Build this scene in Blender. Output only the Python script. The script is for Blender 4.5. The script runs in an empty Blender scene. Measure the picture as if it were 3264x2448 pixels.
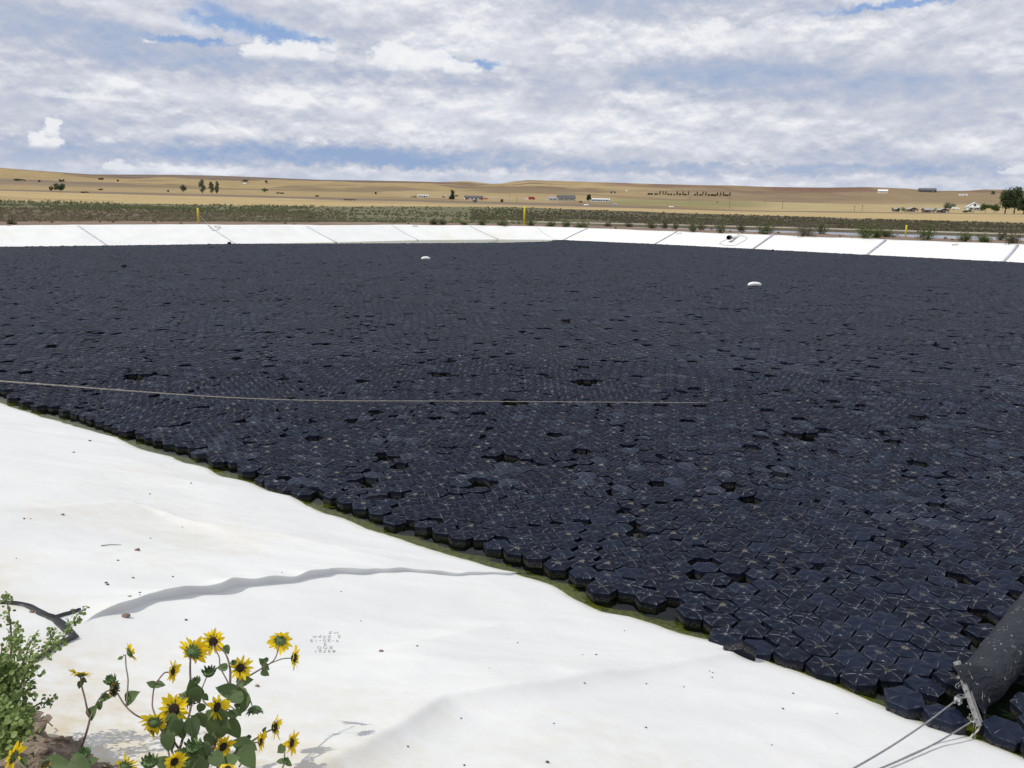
import bpy, math, random
import numpy as np
random.seed(7); RNG = np.random.default_rng(11)
sc = bpy.context.scene; COL = sc.collection
rad = math.radians

# ------------------------------------------------------------------ camera
FPX = 1632 / math.tan(rad(30.8)); PITCH = rad(12.0); ROLL = rad(1.1); EYE = 3.0
cam_d = bpy.data.cameras.new('camera'); cam = bpy.data.objects.new('camera', cam_d); COL.objects.link(cam)
cam_d.sensor_width = 36; cam_d.lens = 18 / math.tan(rad(30.8)); cam_d.clip_start = 0.05; cam_d.clip_end = 20000
cam.rotation_mode = 'QUATERNION'
from mathutils import Matrix, Vector, Quaternion
cam.rotation_quaternion = (Matrix.Rotation(rad(90) - PITCH, 3, 'X') @ Matrix.Rotation(ROLL, 3, 'Z')).to_quaternion()
cam.location = (0, 0, EYE)
sc.camera = cam
def ray(x, y):
    u = (x - 1632) / FPX; v = (1224 - y) / FPX
    c, s = math.cos(ROLL), math.sin(ROLL)
    u2 = u * c - v * s; v2 = u * s + v * c
    return np.array([u2, math.cos(PITCH) + v2 * math.sin(PITCH), -math.sin(PITCH) + v2 * math.cos(PITCH)])
O = np.array([0, 0, EYE])
def onz(x, y, z=0.0):
    d = ray(x, y); return O + d * ((z - EYE) / d[2])
def onpl(x, y, n, p0):
    d = ray(x, y); return O + d * (np.dot(n, p0 - O) / np.dot(n, d))
def atd(x, y, dist):
    d = ray(x, y); return O + d / np.linalg.norm(d) * dist
def k2(x, y): return x * 3264 / 2212, y * 3264 / 2212

# ------------------------------------------------------------------ view, sun, world
vs = sc.view_settings; vs.view_transform = 'Standard'; vs.look = 'None'; vs.exposure = 0.0; vs.gamma = 1.0
SUN_AZ_SH = rad(18)      # direction the shadows fall, measured from +X
SUN_EL = rad(55)
tosun = Vector((-math.cos(SUN_AZ_SH) * math.cos(SUN_EL), -math.sin(SUN_AZ_SH) * math.cos(SUN_EL), math.sin(SUN_EL)))
sd = bpy.data.lights.new('sun', 'SUN'); sd.energy = 3.15; sd.angle = rad(0.53); sd.color = (1.0, 0.955, 0.88)
so = bpy.data.objects.new('sun', sd); COL.objects.link(so)
so.rotation_euler = tosun.to_track_quat('Z', 'Y').to_euler(); so.location = (0, 0, 60)

class NT:
    def __init__(s, tree): s.t = tree; s.n = tree.nodes; s.l = tree.links
    def node(s, typ, **kw):
        nd = s.n.new(typ)
        for k, v in kw.items():
            if k == 'inp':
                for kk, vv in v.items(): s.set(nd, kk, vv)
            else: setattr(nd, k, v)
        return nd
    def set(s, nd, key, v):
        i = nd.inputs[key]
        if isinstance(v, bpy.types.NodeSocket): s.l.new(v, i)
        else: i.default_value = v
    def m(s, op, a, b=None, c=None, clamp=False):
        nd = s.node('ShaderNodeMath', operation=op, use_clamp=clamp); s.set(nd, 0, a)
        if b is not None: s.set(nd, 1, b)
        if c is not None: s.set(nd, 2, c)
        return nd.outputs[0]
    def vm(s, op, a, b=None):
        nd = s.node('ShaderNodeVectorMath', operation=op); s.set(nd, 0, a)
        if b is not None: s.set(nd, 1, b)
        return nd.outputs[0]
    def comb(s, x, y, z=0.0):
        nd = s.node('ShaderNodeCombineXYZ'); s.set(nd, 0, x); s.set(nd, 1, y); s.set(nd, 2, z); return nd.outputs[0]
    def sep(s, v):
        nd = s.node('ShaderNodeSeparateXYZ'); s.set(nd, 0, v); return nd.outputs
    def noise(s, vec, scale, detail=4.0, rough=0.5, dist=0.0, lac=2.0):
        nd = s.node('ShaderNodeTexNoise'); 
        if vec is not None: s.set(nd, 'Vector', vec)
        s.set(nd, 'Scale', scale); s.set(nd, 'Detail', detail); s.set(nd, 'Roughness', rough); s.set(nd, 'Distortion', dist); s.set(nd, 'Lacunarity', lac)
        return nd.outputs['Fac']
    def ss(s, x, a, b):      # smoothstep a..b -> 0..1
        nd = s.node('ShaderNodeMapRange', interpolation_type='SMOOTHSTEP')
        s.set(nd, 0, x); s.set(nd, 1, a); s.set(nd, 2, b); s.set(nd, 3, 0.0); s.set(nd, 4, 1.0); return nd.outputs[0]
    def mix(s, f, a, b):
        nd = s.node('ShaderNodeMix', data_type='RGBA'); s.set(nd, 0, f); s.set(nd, 6, a); s.set(nd, 7, b); return nd.outputs[2]
    def ramp(s, f, stops):
        nd = s.node('ShaderNodeValToRGB'); s.set(nd, 0, f); cr = nd.color_ramp
        while len(cr.elements) < len(stops): cr.elements.new(0.5)
        for e, (p, c) in zip(cr.elements, stops): e.position = p; e.color = (*c[:3], 1)
        return nd.outputs[0]
def lin(r, g, b):
    f = lambda c: (c / 255 / 12.92) if c / 255 <= 0.04045 else ((c / 255 + 0.055) / 1.055) ** 2.4
    return (f(r), f(g), f(b), 1)

w = bpy.data.worlds.new('World'); sc.world = w; w.use_nodes = True
T = NT(w.node_tree); T.n.clear()
sky = T.node('ShaderNodeTexSky', sky_type='NISHITA', sun_disc=False)
sky.sun_elevation = SUN_EL; sky.sun_rotation = math.atan2(tosun.x, tosun.y)
tc = T.node('ShaderNodeTexCoord').outputs['Generated']
X, Y, Z = T.sep(T.vm('NORMALIZE', tc))
AZ = T.m('ARCTAN2', X, Y); EL = T.m('ARCSINE', Z)
def azel(x, y):
    d = ray(x, y); d /= np.linalg.norm(d); return math.atan2(d[0], d[1]), math.asin(d[2])
WN = T.comb(T.m('MULTIPLY', AZ, 55), T.m('MULTIPLY', EL, 75), 0.0)
WAX = T.m('ADD', AZ, T.m('MULTIPLY', T.m('SUBTRACT', T.noise(WN, 1.0, 7, .65), .5), .040)); WAY = T.m('ADD', EL, T.m('MULTIPLY', T.m('SUBTRACT', T.noise(T.vm('ADD', WN, (31.0, 17.0, 5.0)), 1.0, 7, .65), .5), .026))
def blob(x, y, wpx, hpx, rot=0.0, edge=0.35, warp=0.5):     # soft cloud mass at a compass direction and height, ragged by noise
    a, e = azel(x, y)
    da = T.m('SUBTRACT', WAX, a); de = T.m('SUBTRACT', WAY, e)
    c, s = math.cos(rot), math.sin(rot)
    p = T.m('ADD', T.m('MULTIPLY', da, c), T.m('MULTIPLY', de, s)); q = T.m('SUBTRACT', T.m('MULTIPLY', de, c), T.m('MULTIPLY', da, s))
    p = T.m('DIVIDE', p, wpx / FPX); q = T.m('DIVIDE', q, hpx / FPX)
    r = T.m('SQRT', T.m('ADD', T.m('MULTIPLY', p, p), T.m('MULTIPLY', q, q)))
    r = T.m('SUBTRACT', r, T.m('MULTIPLY', T.m('SUBTRACT', RAG, 0.5), warp * 2))
    return T.ss(r, 1.0 + edge, 1.0 - edge)
# perspective of a flat cloud deck: features shrink towards the horizon
EV = T.m('LOGARITHM', T.m('ADD', T.m('MAXIMUM', EL, 0.0), 0.09), math.e)
RAG = T.noise(T.comb(T.m('MULTIPLY', AZ, 26), T.m('MULTIPLY', EL, 42), 3.1), 1.0, 6, 0.62)
n1 = T.noise(T.comb(T.m('MULTIPLY', AZ, 5.0), T.m('MULTIPLY', EV, 4.5), T.m('MULTIPLY', AZ, 1.5)), 1.0, 7, 0.56, 0.5)
n2 = T.noise(T.comb(T.m('MULTIPLY', AZ, 16), T.m('MULTIPLY', EV, 9.0), 7.7), 1.0, 7, 0.58, 0.25)
n3 = T.noise(T.comb(T.m('MULTIPLY', AZ, 3.5), T.m('MULTIPLY', EL, 34), 1.7), 1.0, 5, 0.5, 0.3)
n4 = T.noise(T.comb(T.m('MULTIPLY', AZ, 24), T.m('MULTIPLY', EL, 42), 4.4), 1.0, 9, 0.55, 0.15)
sh = T.m('ADD', T.m('ADD', T.m('ADD', T.m('MULTIPLY', n1, 0.7), T.m('MULTIPLY', n2, 0.38)), T.m('MULTIPLY', n3, 0.16)), T.m('MULTIPLY', n4, 0.75))   # mean ~1.0
sh = T.m('ADD', T.m('MULTIPLY', T.m('SUBTRACT', sh, 1.0), .82), 0.62)
# relief of the heaps: lit tops, grey feet
def dens(e, seed, fa, fe, det): return T.noise(T.comb(T.m('MULTIPLY', AZ, fa), T.m('MULTIPLY', T.m('ADD', EL, e), fe), seed), 1.0, det, 0.6, 0.1)
r1 = T.m('SUBTRACT', dens(0.0, 2.2, 17, 36, 8), dens(0.0075, 2.2, 17, 36, 8)); r2 = T.m('SUBTRACT', dens(0.0, 6.2, 42, 70, 6), dens(0.0035, 6.2, 42, 70, 6))
amt = T.ss(n1, .34, .60)
sh = T.m('ADD', sh, T.m('MULTIPLY', T.m('ADD', T.m('MULTIPLY', r1, .95), T.m('MULTIPLY', r2, .38)), T.m('ADD', .25, T.m('MULTIPLY', amt, .9))))
def addm(v, mask, k): return T.m('ADD', v, T.m('MULTIPLY', mask, k))
# darker undersides / bright masses
for x, y, ww, hh, rot, k in [(2500, 250, 420, 55, -.03, -.22), (1560, 215, 640, 26, -.02, -.05), (2050, 215, 300, 50, 0, -.10), (250, 130, 420, 70, -.1, -.20), (1150, 245, 560, 22, -.03, -.17),
                        (780, 487, 480, 30, 0, -.36), (1350, 500, 420, 26, 0, -.26), (2250, 540, 900, 16, 0, -.3), (2700, 480, 260, 55, 0, -.12), (120, 480, 200, 40, 0, -.12), (2200, 20, 500, 40, 0, -.10),
                        (1450, 370, 620, 70, -.03, .10), (700, 300, 450, 34, -.1, .12), (2050, 420, 520, 50, 0, .10), (2400, 130, 320, 50, 0, .12), (1500, 70, 560, 45, -.1, .10), (480, 45, 320, 40, -.15, .13),
                        (1750, 180, 260, 50, 0, .12), (2200, 130, 240, 40, .05, .10), (3000, 150, 300, 50, 0, .06), (2480, 500, 120, 36, 0, .12), (2950, 470, 130, 45, 0, .14), (560, 545, 260, 14, 0, .15), (1230, 545, 240, 14, 0, .10)]:
    sh = addm(sh, blob(x, y, ww, hh, rot, 0.7, 0.6), k)
deck = T.ramp(sh, [(0.10, lin(150, 172, 207)), (0.30, lin(170, 184, 209)), (0.45, lin(184, 192, 211)), (0.60, lin(202, 206, 218)), (0.74, lin(218, 221, 230)), (0.92, lin(240, 241, 244))])
# clear holes
hole = None
for x, y, ww, hh, rot in [(790, 85, 130, 26, -.35), (900, 108, 70, 18, -.1), (690, 66, 90, 20, -.1), (610, 128, 110, 8, 0), (1450, 195, 55, 8, -.1), (2850, 16, 190, 9, .05), (1000, 126, 40, 8, 0), (1548, 205, 40, 10, 0)]:
    b = blob(x, y, ww, hh, rot, 0.75, 0.5); hole = b if hole is None else T.m('MAXIMUM', hole, b)
skyc = T.mix(0.6, T.vm('SCALE', sky.outputs[0]), lin(96, 150, 222))
sc_n = [n for n in T.n if n.type == 'VECT_MATH' and n.operation == 'SCALE'][0]; sc_n.inputs['Scale'].default_value = 0.11
c1 = T.mix(T.m('MULTIPLY', hole, 0.8), deck, skyc)
# cumulus heaps: hard sunlit tops, grey foot
cz = T.noise(T.comb(T.m('MULTIPLY', AZ, 60), T.m('MULTIPLY', EL, 85), 9.0), 1.0, 6, 0.6, 0.3)
for x, y, ww, hh, rot in [(830, 165, 48, 36, .3), (935, 168, 75, 32, 0), (1240, 190, 60, 50, .5), (1300, 205, 55, 42, 0), (1390, 200, 50, 34, 0), (1470, 222, 60, 26, 0), (1025, 185, 50, 20, 0), (165, 415, 26, 38, -.4), (140, 455, 45, 26, 0),
                     (290, 312, 130, 12, -.04), (475, 134, 22, 5, 0), (380, 535, 45, 18, 0), (3240, 548, 50, 16, 0), (1820, 165, 60, 20, .2), (2270, 95, 55, 22, .4), (2520, 128, 42, 14, 0)]:
    m_ = blob(x, y, ww, hh, rot, 0.22 if hh > 15 else .6, 0.75)
    a, e = azel(x, y)
    top = T.ss(T.m('SUBTRACT', EL, e - hh * 0.9 / FPX), 0.0, hh * 1.3 / FPX)
    cc = T.mix(T.m('MULTIPLY', T.ss(T.m('ADD', T.m('MULTIPLY', top, .5), T.m('MULTIPLY', cz, .9)), .35, .85), 1.0), lin(206, 209, 222), lin(243, 244, 246))
    f = T.m('MULTIPLY', T.m('MULTIPLY', m_, T.ss(top, -.05, .55)), 0.85 if hh > 25 else 0.6)
    c1 = T.mix(f, c1, cc)
hz = T.ss(EL, 0.045, 0.0)
c1 = T.mix(T.m('MULTIPLY', hz, 0.35), c1, lin(186, 203, 226))
bg = T.node('ShaderNodeBackground'); T.set(bg, 'Color', c1); T.set(bg, 'Strength', 1.0)
T.l.new(bg.outputs[0], T.node('ShaderNodeOutputWorld').inputs[0])
w.cycles.sampling_method = 'MANUAL'; w.cycles.sample_map_resolution = 512

# ------------------------------------------------------------------ object helpers
def tag(o, label=None, cat=None, group=None, kind=None):
    if label: o['label'] = label
    if cat: o['category'] = cat
    if group: o['group'] = group
    if kind: o['kind'] = kind
    return o
def empty(name, loc, label, cat, group=None, rz=0.0):
    o = bpy.data.objects.new(name, None); COL.objects.link(o); o.location = tuple(float(v) for v in loc); o.rotation_euler.z = rz; o.empty_display_size = 0.1
    return tag(o, label, cat, group)
def mesh_of(name, V, F, mats, smooth=True, mi=None, attrs=None):
    """V (n,3); F list of int arrays (m,k)."""
    me = bpy.data.meshes.new(name); V = np.asarray(V, dtype=np.float32)
    F = [np.asarray(f, dtype=np.int32) for f in F if len(f)]
    me.vertices.add(len(V)); me.vertices.foreach_set('co', V.ravel())
    tot = np.concatenate([np.full(len(f), f.shape[1], dtype=np.int32) for f in F]); idx = np.concatenate([f.ravel() for f in F])
    me.loops.add(len(idx)); me.loops.foreach_set('vertex_index', idx)
    st = np.concatenate([[0], np.cumsum(tot)[:-1]]).astype(np.int32)
    me.polygons.add(len(tot)); me.polygons.foreach_set('loop_start', st); me.polygons.foreach_set('loop_total', tot)
    if mi is not None: me.polygons.foreach_set('material_index', np.asarray(mi, dtype=np.int32))
    me.polygons.foreach_set('use_smooth', np.full(len(tot), bool(smooth)) if np.isscalar(smooth) else np.asarray(smooth, dtype=bool))
    for a, (typ, dat) in (attrs or {}).items():
        at = me.attributes.new(a, typ, 'POINT')
        at.data.foreach_set({'FLOAT': 'value', 'FLOAT_VECTOR': 'vector', 'FLOAT_COLOR': 'color'}[typ], np.asarray(dat, dtype=np.float32).ravel())
    for m in (mats if isinstance(mats, (list, tuple)) else [mats]): me.materials.append(m)
    me.update(calc_edges=True); me.validate()
    return me
def link(name, me, parent=None, loc=None):
    o = bpy.data.objects.new(name, me); COL.objects.link(o)
    if parent is not None: o.parent = parent
    if loc is not None: o.location = tuple(float(v) for v in loc)
    return o
def org(parent):    # world origin of a chain of (unrotated) parents
    p = np.zeros(3)
    while parent is not None: p += np.array(parent.location); parent = parent.parent
    return p
class MB:
    """collects pieces of ONE mesh (world coordinates)."""
    def __init__(s): s.V = []; s.F = {3: [], 4: []}; s.n = 0; s.R = []
    def add(s, V, F, rnd=0.0):
        V = np.asarray(V, float); F = [f for f in F if len(f)]
        for f in F:
            f = np.asarray(f); s.F[f.shape[1]].append(f + s.n)
        s.V.append(V); s.R.append(np.full(len(V), rnd)); s.n += len(V)
    def box(s, c, size, rz=0.0, M=None):
        h = np.array(size) / 2; P = np.array([[x, y, z] for x in (-1, 1) for y in (-1, 1) for z in (-1, 1)]) * h
        if M is not None: P = P @ np.array(M).T
        cz, sz = math.cos(rz), math.sin(rz); P = P @ np.array([[cz, sz, 0], [-sz, cz, 0], [0, 0, 1]]); P += np.array(c)
        s.add(P, [np.array([[0, 1, 3, 2], [4, 6, 7, 5], [0, 4, 5, 1], [2, 3, 7, 6], [0, 2, 6, 4], [1, 5, 7, 3]])])
    def tube(s, pts, r, k=8, caps=True, flat=None):
        P = np.array(pts, float); n = len(P); R = np.full(n, r) if np.isscalar(r) else np.array(r, float)
        tg = np.gradient(P, axis=0); tg /= np.linalg.norm(tg, axis=1)[:, None] + 1e-12
        up = np.array([0, 0, 1.0]) if abs(tg[0][2]) < .9 else np.array([1.0, 0, 0])
        V = []; a = np.cross(tg[0], up); a /= np.linalg.norm(a)
        for i in range(n):
            a = a - tg[i] * np.dot(a, tg[i]); a /= np.linalg.norm(a); b = np.cross(a, tg[i])
            for j in range(k):
                t = 2 * math.pi * j / k; V.append(P[i] + R[i] * (a * math.cos(t) + b * math.sin(t) * (flat if flat else 1)))
        i = np.arange(n - 1)[:, None] * k; j = np.arange(k)[None]; j2 = (j + 1) % k
        Q = np.stack([i + j, i + j2, i + k + j2, i + k + j], -1).reshape(-1, 4); T3 = []
        if caps:
            V.append(P[0]); V.append(P[-1]); c0, c1_ = n * k, n * k + 1
            for jj in range(k): T3 += [(c0, (jj + 1) % k, jj), (c1_, (n - 1) * k + jj, (n - 1) * k + (jj + 1) % k)]
        s.add(V, [Q, np.array(T3, dtype=int).reshape(-1, 3)])
    def quads(s, Q4):   # (m,4,3)
        Q4 = np.asarray(Q4).reshape(-1, 4, 3); s.add(Q4.reshape(-1, 3), [np.arange(len(Q4) * 4).reshape(-1, 4)])
    def build(s, name, m, parent=None, smooth=False, loc=None, attrs=None):
        V = np.concatenate(s.V); F = [np.concatenate(f) for f in (s.F[3], s.F[4]) if f]
        if loc is not None: base = np.array(loc, float)
        else: base = org(parent) if parent is not None else V.mean(0) * [1, 1, 0] + [0, 0, V[:, 2].min()]
        pw = org(parent) if parent is not None else np.zeros(3)
        me = mesh_of(name, V - base, F, m, smooth, attrs=attrs)
        return link(name, me, parent, base - pw)
def vnoise(x, y, seed=0):
    x = np.asarray(x, float); y = np.asarray(y, float); xi = np.floor(x).astype(np.int64); yi = np.floor(y).astype(np.int64); fx = x - xi; fy = y - yi
    def h(a, b):
        n = (a * 374761393 + b * 668265263 + seed * 974711) & 0x7fffffff; n = ((n ^ (n >> 13)) * 1274126177) & 0x7fffffff; n = n ^ (n >> 16); return (n & 0xffff) / 65535.0
    ux = fx * fx * fx * (fx * (6 * fx - 15) + 10); uy = fy * fy * fy * (fy * (6 * fy - 15) + 10)
    return (h(xi, yi) * (1 - ux) + h(xi + 1, yi) * ux) * (1 - uy) + (h(xi, yi + 1) * (1 - ux) + h(xi + 1, yi + 1) * ux) * uy
def fbm(x, y, seed=0, o=4, g=0.5):
    s = 0; a = 1; t = 0
    for i in range(o): s = s + a * vnoise(x * 2 ** i + 13.7 * i, y * 2 ** i - 7.3 * i, seed + i); t += a; a *= g
    return s / t * 2 - 1
def sst(x, a, b): t = np.clip((x - a) / (b - a), 0, 1); return t * t * (3 - 2 * t)

# ------------------------------------------------------------------ materials
def newmat(name):
    m = bpy.data.materials.new(name); m.use_nodes = True; t = NT(m.node_tree); t.n.clear()
    p = t.node('ShaderNodeBsdfPrincipled'); o = t.node('ShaderNodeOutputMaterial'); t.l.new(p.outputs[0], o.inputs[0]); return m, t, p
def simple(name, col, rough=0.7, var=0.25, scale=8.0, metal=0.0, bump=0.0, spec=0.5, coat=0.0, trans=0.0):
    m, t, p = newmat(name); tcn = t.node('ShaderNodeTexCoord').outputs['Object']
    n = t.noise(tcn, scale, 5, 0.6); c0 = [c * (1 - var) for c in col[:3]] + [1]; c1 = [min(1, c * (1 + var)) for c in col[:3]] + [1]
    t.set(p, 'Base Color', t.mix(t.ss(n, .3, .7), c0, c1)); t.set(p, 'Roughness', rough); t.set(p, 'Metallic', metal); t.set(p, 'Specular IOR Level', spec)
    if bump:
        b = t.node('ShaderNodeBump'); t.set(b, 'Height', t.noise(tcn, scale * 2, 6, .6)); t.set(b, 'Strength', bump); t.set(b, 'Distance', 0.01); t.set(p, 'Normal', b.outputs[0])
    if trans:   # leaves and petals let some sun through
        tr = t.node('ShaderNodeBsdfTranslucent'); t.set(tr, 'Color', [min(1, c * 1.3) for c in col[:3]] + [1]); mx = t.node('ShaderNodeMixShader'); t.set(mx, 0, trans)
        t.l.new(p.outputs[0], mx.inputs[1]); t.l.new(tr.outputs[0], mx.inputs[2]); t.l.new(mx.outputs[0], [n_ for n_ in t.n if n_.type == 'OUTPUT_MATERIAL'][0].inputs[0])
    return m
# floating tile plastic: attribute 'loc' = place within the tile, 'rnd' = one number per tile
def tile_material():
    m, t, p = newmat('tile_plastic')
    L = t.node('ShaderNodeAttribute', attribute_name='loc').outputs['Vector']; rnd = t.node('ShaderNodeAttribute', attribute_name='rnd').outputs['Fac']
    x, y, z = t.sep(L); r = t.m('SQRT', t.m('ADD', t.m('MULTIPLY', x, x), t.m('MULTIPLY', y, y)))
    ang = t.m('ARCTAN2', y, x); mm = t.m('PINGPONG', t.m('ADD', ang, math.pi * 2), math.pi / 6)
    dist = t.m('MULTIPLY', r, t.m('SINE', mm))
    seed = t.vm('ADD', L, t.comb(t.m('MULTIPLY', rnd, 37.0), t.m('MULTIPLY', rnd, 91.0), t.m('MULTIPLY', rnd, 13.0)))
    n1 = t.noise(seed, 22, 4, .6); n2 = t.noise(seed, 90, 3, .6); n0 = t.noise(seed, 6, 2, .5)
    base = t.mix(t.ss(n1, .35, .75), lin(8, 13, 27), lin(15, 23, 41)); base = t.mix(t.m('MULTIPLY', t.ss(rnd, .55, 1.0), .55), base, lin(27, 36, 55))
    top = t.ss(z, .052, .058)
    wear_glint = t.m('MULTIPLY', t.ss(dist, .0042, .0008), t.m('MULTIPLY', t.ss(n1, .42, .62), t.ss(n0, .42, .6)))  # worn pale ribs; the same lines also paint in the ribs' highlights
    wear_glint = t.m('MULTIPLY', wear_glint, top)
    base = t.mix(t.m('MULTIPLY', t.ss(t.m('FRACT', t.m('MULTIPLY', rnd, 23.7)), .88, .97), .5), base, lin(50, 58, 72))
    rim = t.m('MULTIPLY', t.m('MULTIPLY', t.ss(z, .0572, .0585), t.ss(z, .0625, .0605)), t.ss(n1, .40, .68))
    base = t.mix(t.m('MULTIPLY', rim, .45), base, lin(92, 98, 108))
    col = t.mix(t.m('MULTIPLY', wear_glint, .75), base, lin(150, 152, 152))
    st = t.m('MULTIPLY', t.ss(r, t.m('ADD', .012, t.m('MULTIPLY', n1, .045)), .0), t.ss(dist, .0, .006))
    st = t.m('MULTIPLY', st, t.ss(t.m('FRACT', t.m('MULTIPLY', rnd, 7.31)), .70, 1.0))
    col = t.mix(t.m('MULTIPLY', t.m('MULTIPLY', st, top), .9), col, lin(168, 160, 138))
    # bird lime on a few
    lime = t.m('MULTIPLY', t.ss(n2, .70, .74), t.m('MULTIPLY', t.ss(t.m('FRACT', t.m('MULTIPLY', rnd, 11.7)), .86, .9), top))
    col = t.mix(lime, col, lin(215, 215, 210))
    # scale line on the flanks
    lo = t.m('MULTIPLY', t.m('MULTIPLY', t.ss(z, .045, .004), t.ss(z, -.0195, -.017)), t.ss(n2, .42, .66))
    col = t.mix(t.m('MULTIPLY', lo, .55), col, lin(112, 106, 90))
    t.set(p, 'Base Color', col); t.set(p, 'Roughness', t.m('ADD', .40, t.m('MULTIPLY', n1, .25))); t.set(p, 'Specular IOR Level', .15)
    b = t.node('ShaderNodeBump'); t.set(b, 'Height', n2); t.set(b, 'Strength', .25); t.set(b, 'Distance', .002); t.set(p, 'Normal', b.outputs[0])
    return m
M_TILE = tile_material()
def liner_material():
    m, t, p = newmat('white_liner'); P = t.node('ShaderNodeNewGeometry').outputs['Position']; x, y, z = t.sep(P)
    n = t.noise(P, 1.1, 5, .6); n2 = t.noise(P, 9, 4, .6); n3 = t.noise(P, 0.45, 3, .5)
    c = t.mix(t.ss(n, .3, .7), (.70, .71, .695, 1), (.755, .76, .74, 1))
    S = t.node('ShaderNodeAttribute', attribute_name='s').outputs['Fac']            # metres up the slope from the water
    dirt = t.m('MULTIPLY', t.ss(t.m('ADD', S, t.m('MULTIPLY', n, 1.1)), 3.75, 4.75), t.ss(t.m('ADD', n2, t.m('MULTIPLY', n, .5)), .45, .95))
    c = t.mix(t.m('MULTIPLY', dirt, .85), c, (.56, .47, .30, 1))
    stn = t.m('MULTIPLY', t.ss(t.m('ADD', t.m('MULTIPLY', n2, .4), t.m('MULTIPLY', n3, .8)), .62, .82), .32)
    c = t.mix(stn, c, (.62, .57, .44, 1))
    spk = t.ss(t.noise(P, 160, 1, .5), .735, .76); spm = t.ss(n2, .5, .65)
    c = t.mix(t.m('MULTIPLY', t.m('MULTIPLY', spk, spm), .5), c, (.18, .17, .15, 1))
    scum = t.m('MULTIPLY', t.ss(t.m('ADD', z, t.m('MULTIPLY', n2, .06)), .075, .012), 1.0)
    c = t.mix(t.m('MULTIPLY', scum, .55), c, (.36, .36, .18, 1))
    alg = t.ss(t.m('ADD', z, t.m('MULTIPLY', t.m('SUBTRACT', n2, .5), .02)), .006, -.006)
    ac = t.mix(t.ss(t.noise(P, 26, 5, .7), .38, .62), (.030, .045, .014, 1), (.24, .23, .035, 1))
    ac = t.mix(t.ss(z, -.07, -.20), ac, (.018, .035, .03, 1))
    c = t.mix(alg, c, ac)
    t.set(p, 'Base Color', c); t.set(p, 'Roughness', .5); t.set(p, 'Specular IOR Level', .35)
    b = t.node('ShaderNodeBump'); t.set(b, 'Height', t.noise(P, 5, 5, .55)); t.set(b, 'Strength', .25); t.set(b, 'Distance', .02); t.set(p, 'Normal', b.outputs[0])
    return m
M_LINER = liner_material()
def ground_material():
    m, t, p = newmat('ground'); P = t.node('ShaderNodeNewGeometry').outputs['Position']
    c = t.node('ShaderNodeVertexColor', layer_name='Col').outputs['Color']
    nn = t.m('ADD', t.m('MULTIPLY', t.noise(P, .9, 6, .65), .5), t.m('MULTIPLY', t.noise(P, .03, 8, .62), .5))
    f = t.m('ADD', .45, t.m('MULTIPLY', nn, 1.1))
    t.set(p, 'Base Color', t.vm('MULTIPLY', c, t.comb(f, f, f))); t.set(p, 'Roughness', .95); t.set(p, 'Specular IOR Level', .1)
    b = t.node('ShaderNodeBump'); t.set(b, 'Height', t.noise(P, 3, 6, .65)); t.set(b, 'Strength', .5); t.set(b, 'Distance', .06); t.set(p, 'Normal', b.outputs[0])
    return m
M_GROUND = ground_material()
def soil_material():
    m, t, p = newmat('soil'); P = t.node('ShaderNodeNewGeometry').outputs['Position']
    n = t.noise(P, 14, 7, .65); n2 = t.noise(P, 90, 4, .6)
    c = t.mix(t.ss(n, .3, .7), (.165, .130, .098, 1), (.33, .265, .205, 1)); c = t.mix(t.ss(n2, .55, .75), c, (.42, .34, .27, 1))
    t.set(p, 'Base Color', c); t.set(p, 'Roughness', .95); t.set(p, 'Specular IOR Level', .1)
    b = t.node('ShaderNodeBump'); t.set(b, 'Height', t.noise(P, 60, 6, .7)); t.set(b, 'Strength', .8); t.set(b, 'Distance', .012); t.set(p, 'Normal', b.outputs[0])
    return m
M_SOIL = soil_material()
def water_material(name, tint, dens, rough=.03):
    m = bpy.data.materials.new(name); m.use_nodes = True; t = NT(m.node_tree); t.n.clear(); o = t.node('ShaderNodeOutputMaterial')
    P = t.node('ShaderNodeNewGeometry').outputs['Position']
    b = t.node('ShaderNodeBump'); t.set(b, 'Height', t.noise(P, 7, 3, .5)); t.set(b, 'Strength', .12); t.set(b, 'Distance', .01)
    tr = t.node('ShaderNodeBsdfTransparent'); t.set(tr, 'Color', tint)
    df = t.node('ShaderNodeBsdfDiffuse'); t.set(df, 'Color', (.012, .02, .016, 1))
    gl = t.node('ShaderNodeBsdfGlossy'); t.set(gl, 'Roughness', rough); t.set(gl, 'Color', (1, 1, 1, 1)); t.l.new(b.outputs[0], gl.inputs['Normal'])
    m1 = t.node('ShaderNodeMixShader'); t.set(m1, 0, dens); t.l.new(tr.outputs[0], m1.inputs[1]); t.l.new(df.outputs[0], m1.inputs[2])
    fr = t.node('ShaderNodeFresnel'); t.set(fr, 'IOR', 1.33); t.l.new(b.outputs[0], fr.inputs['Normal'])
    m2 = t.node('ShaderNodeMixShader'); t.l.new(t.m('MULTIPLY', fr.outputs[0], .6 if dens < .5 else 1.0), m2.inputs[0]); t.l.new(m1.outputs[0], m2.inputs[1]); t.l.new(gl.outputs[0], m2.inputs[2]); t.l.new(m2.outputs[0], o.inputs[0])
    return m
M_WATER = water_material('pond_water', (.80, .86, .66, 1), .07)
M_WATER2 = water_material('far_water', (.5, .5, .5, 1), .9, .12)
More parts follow.
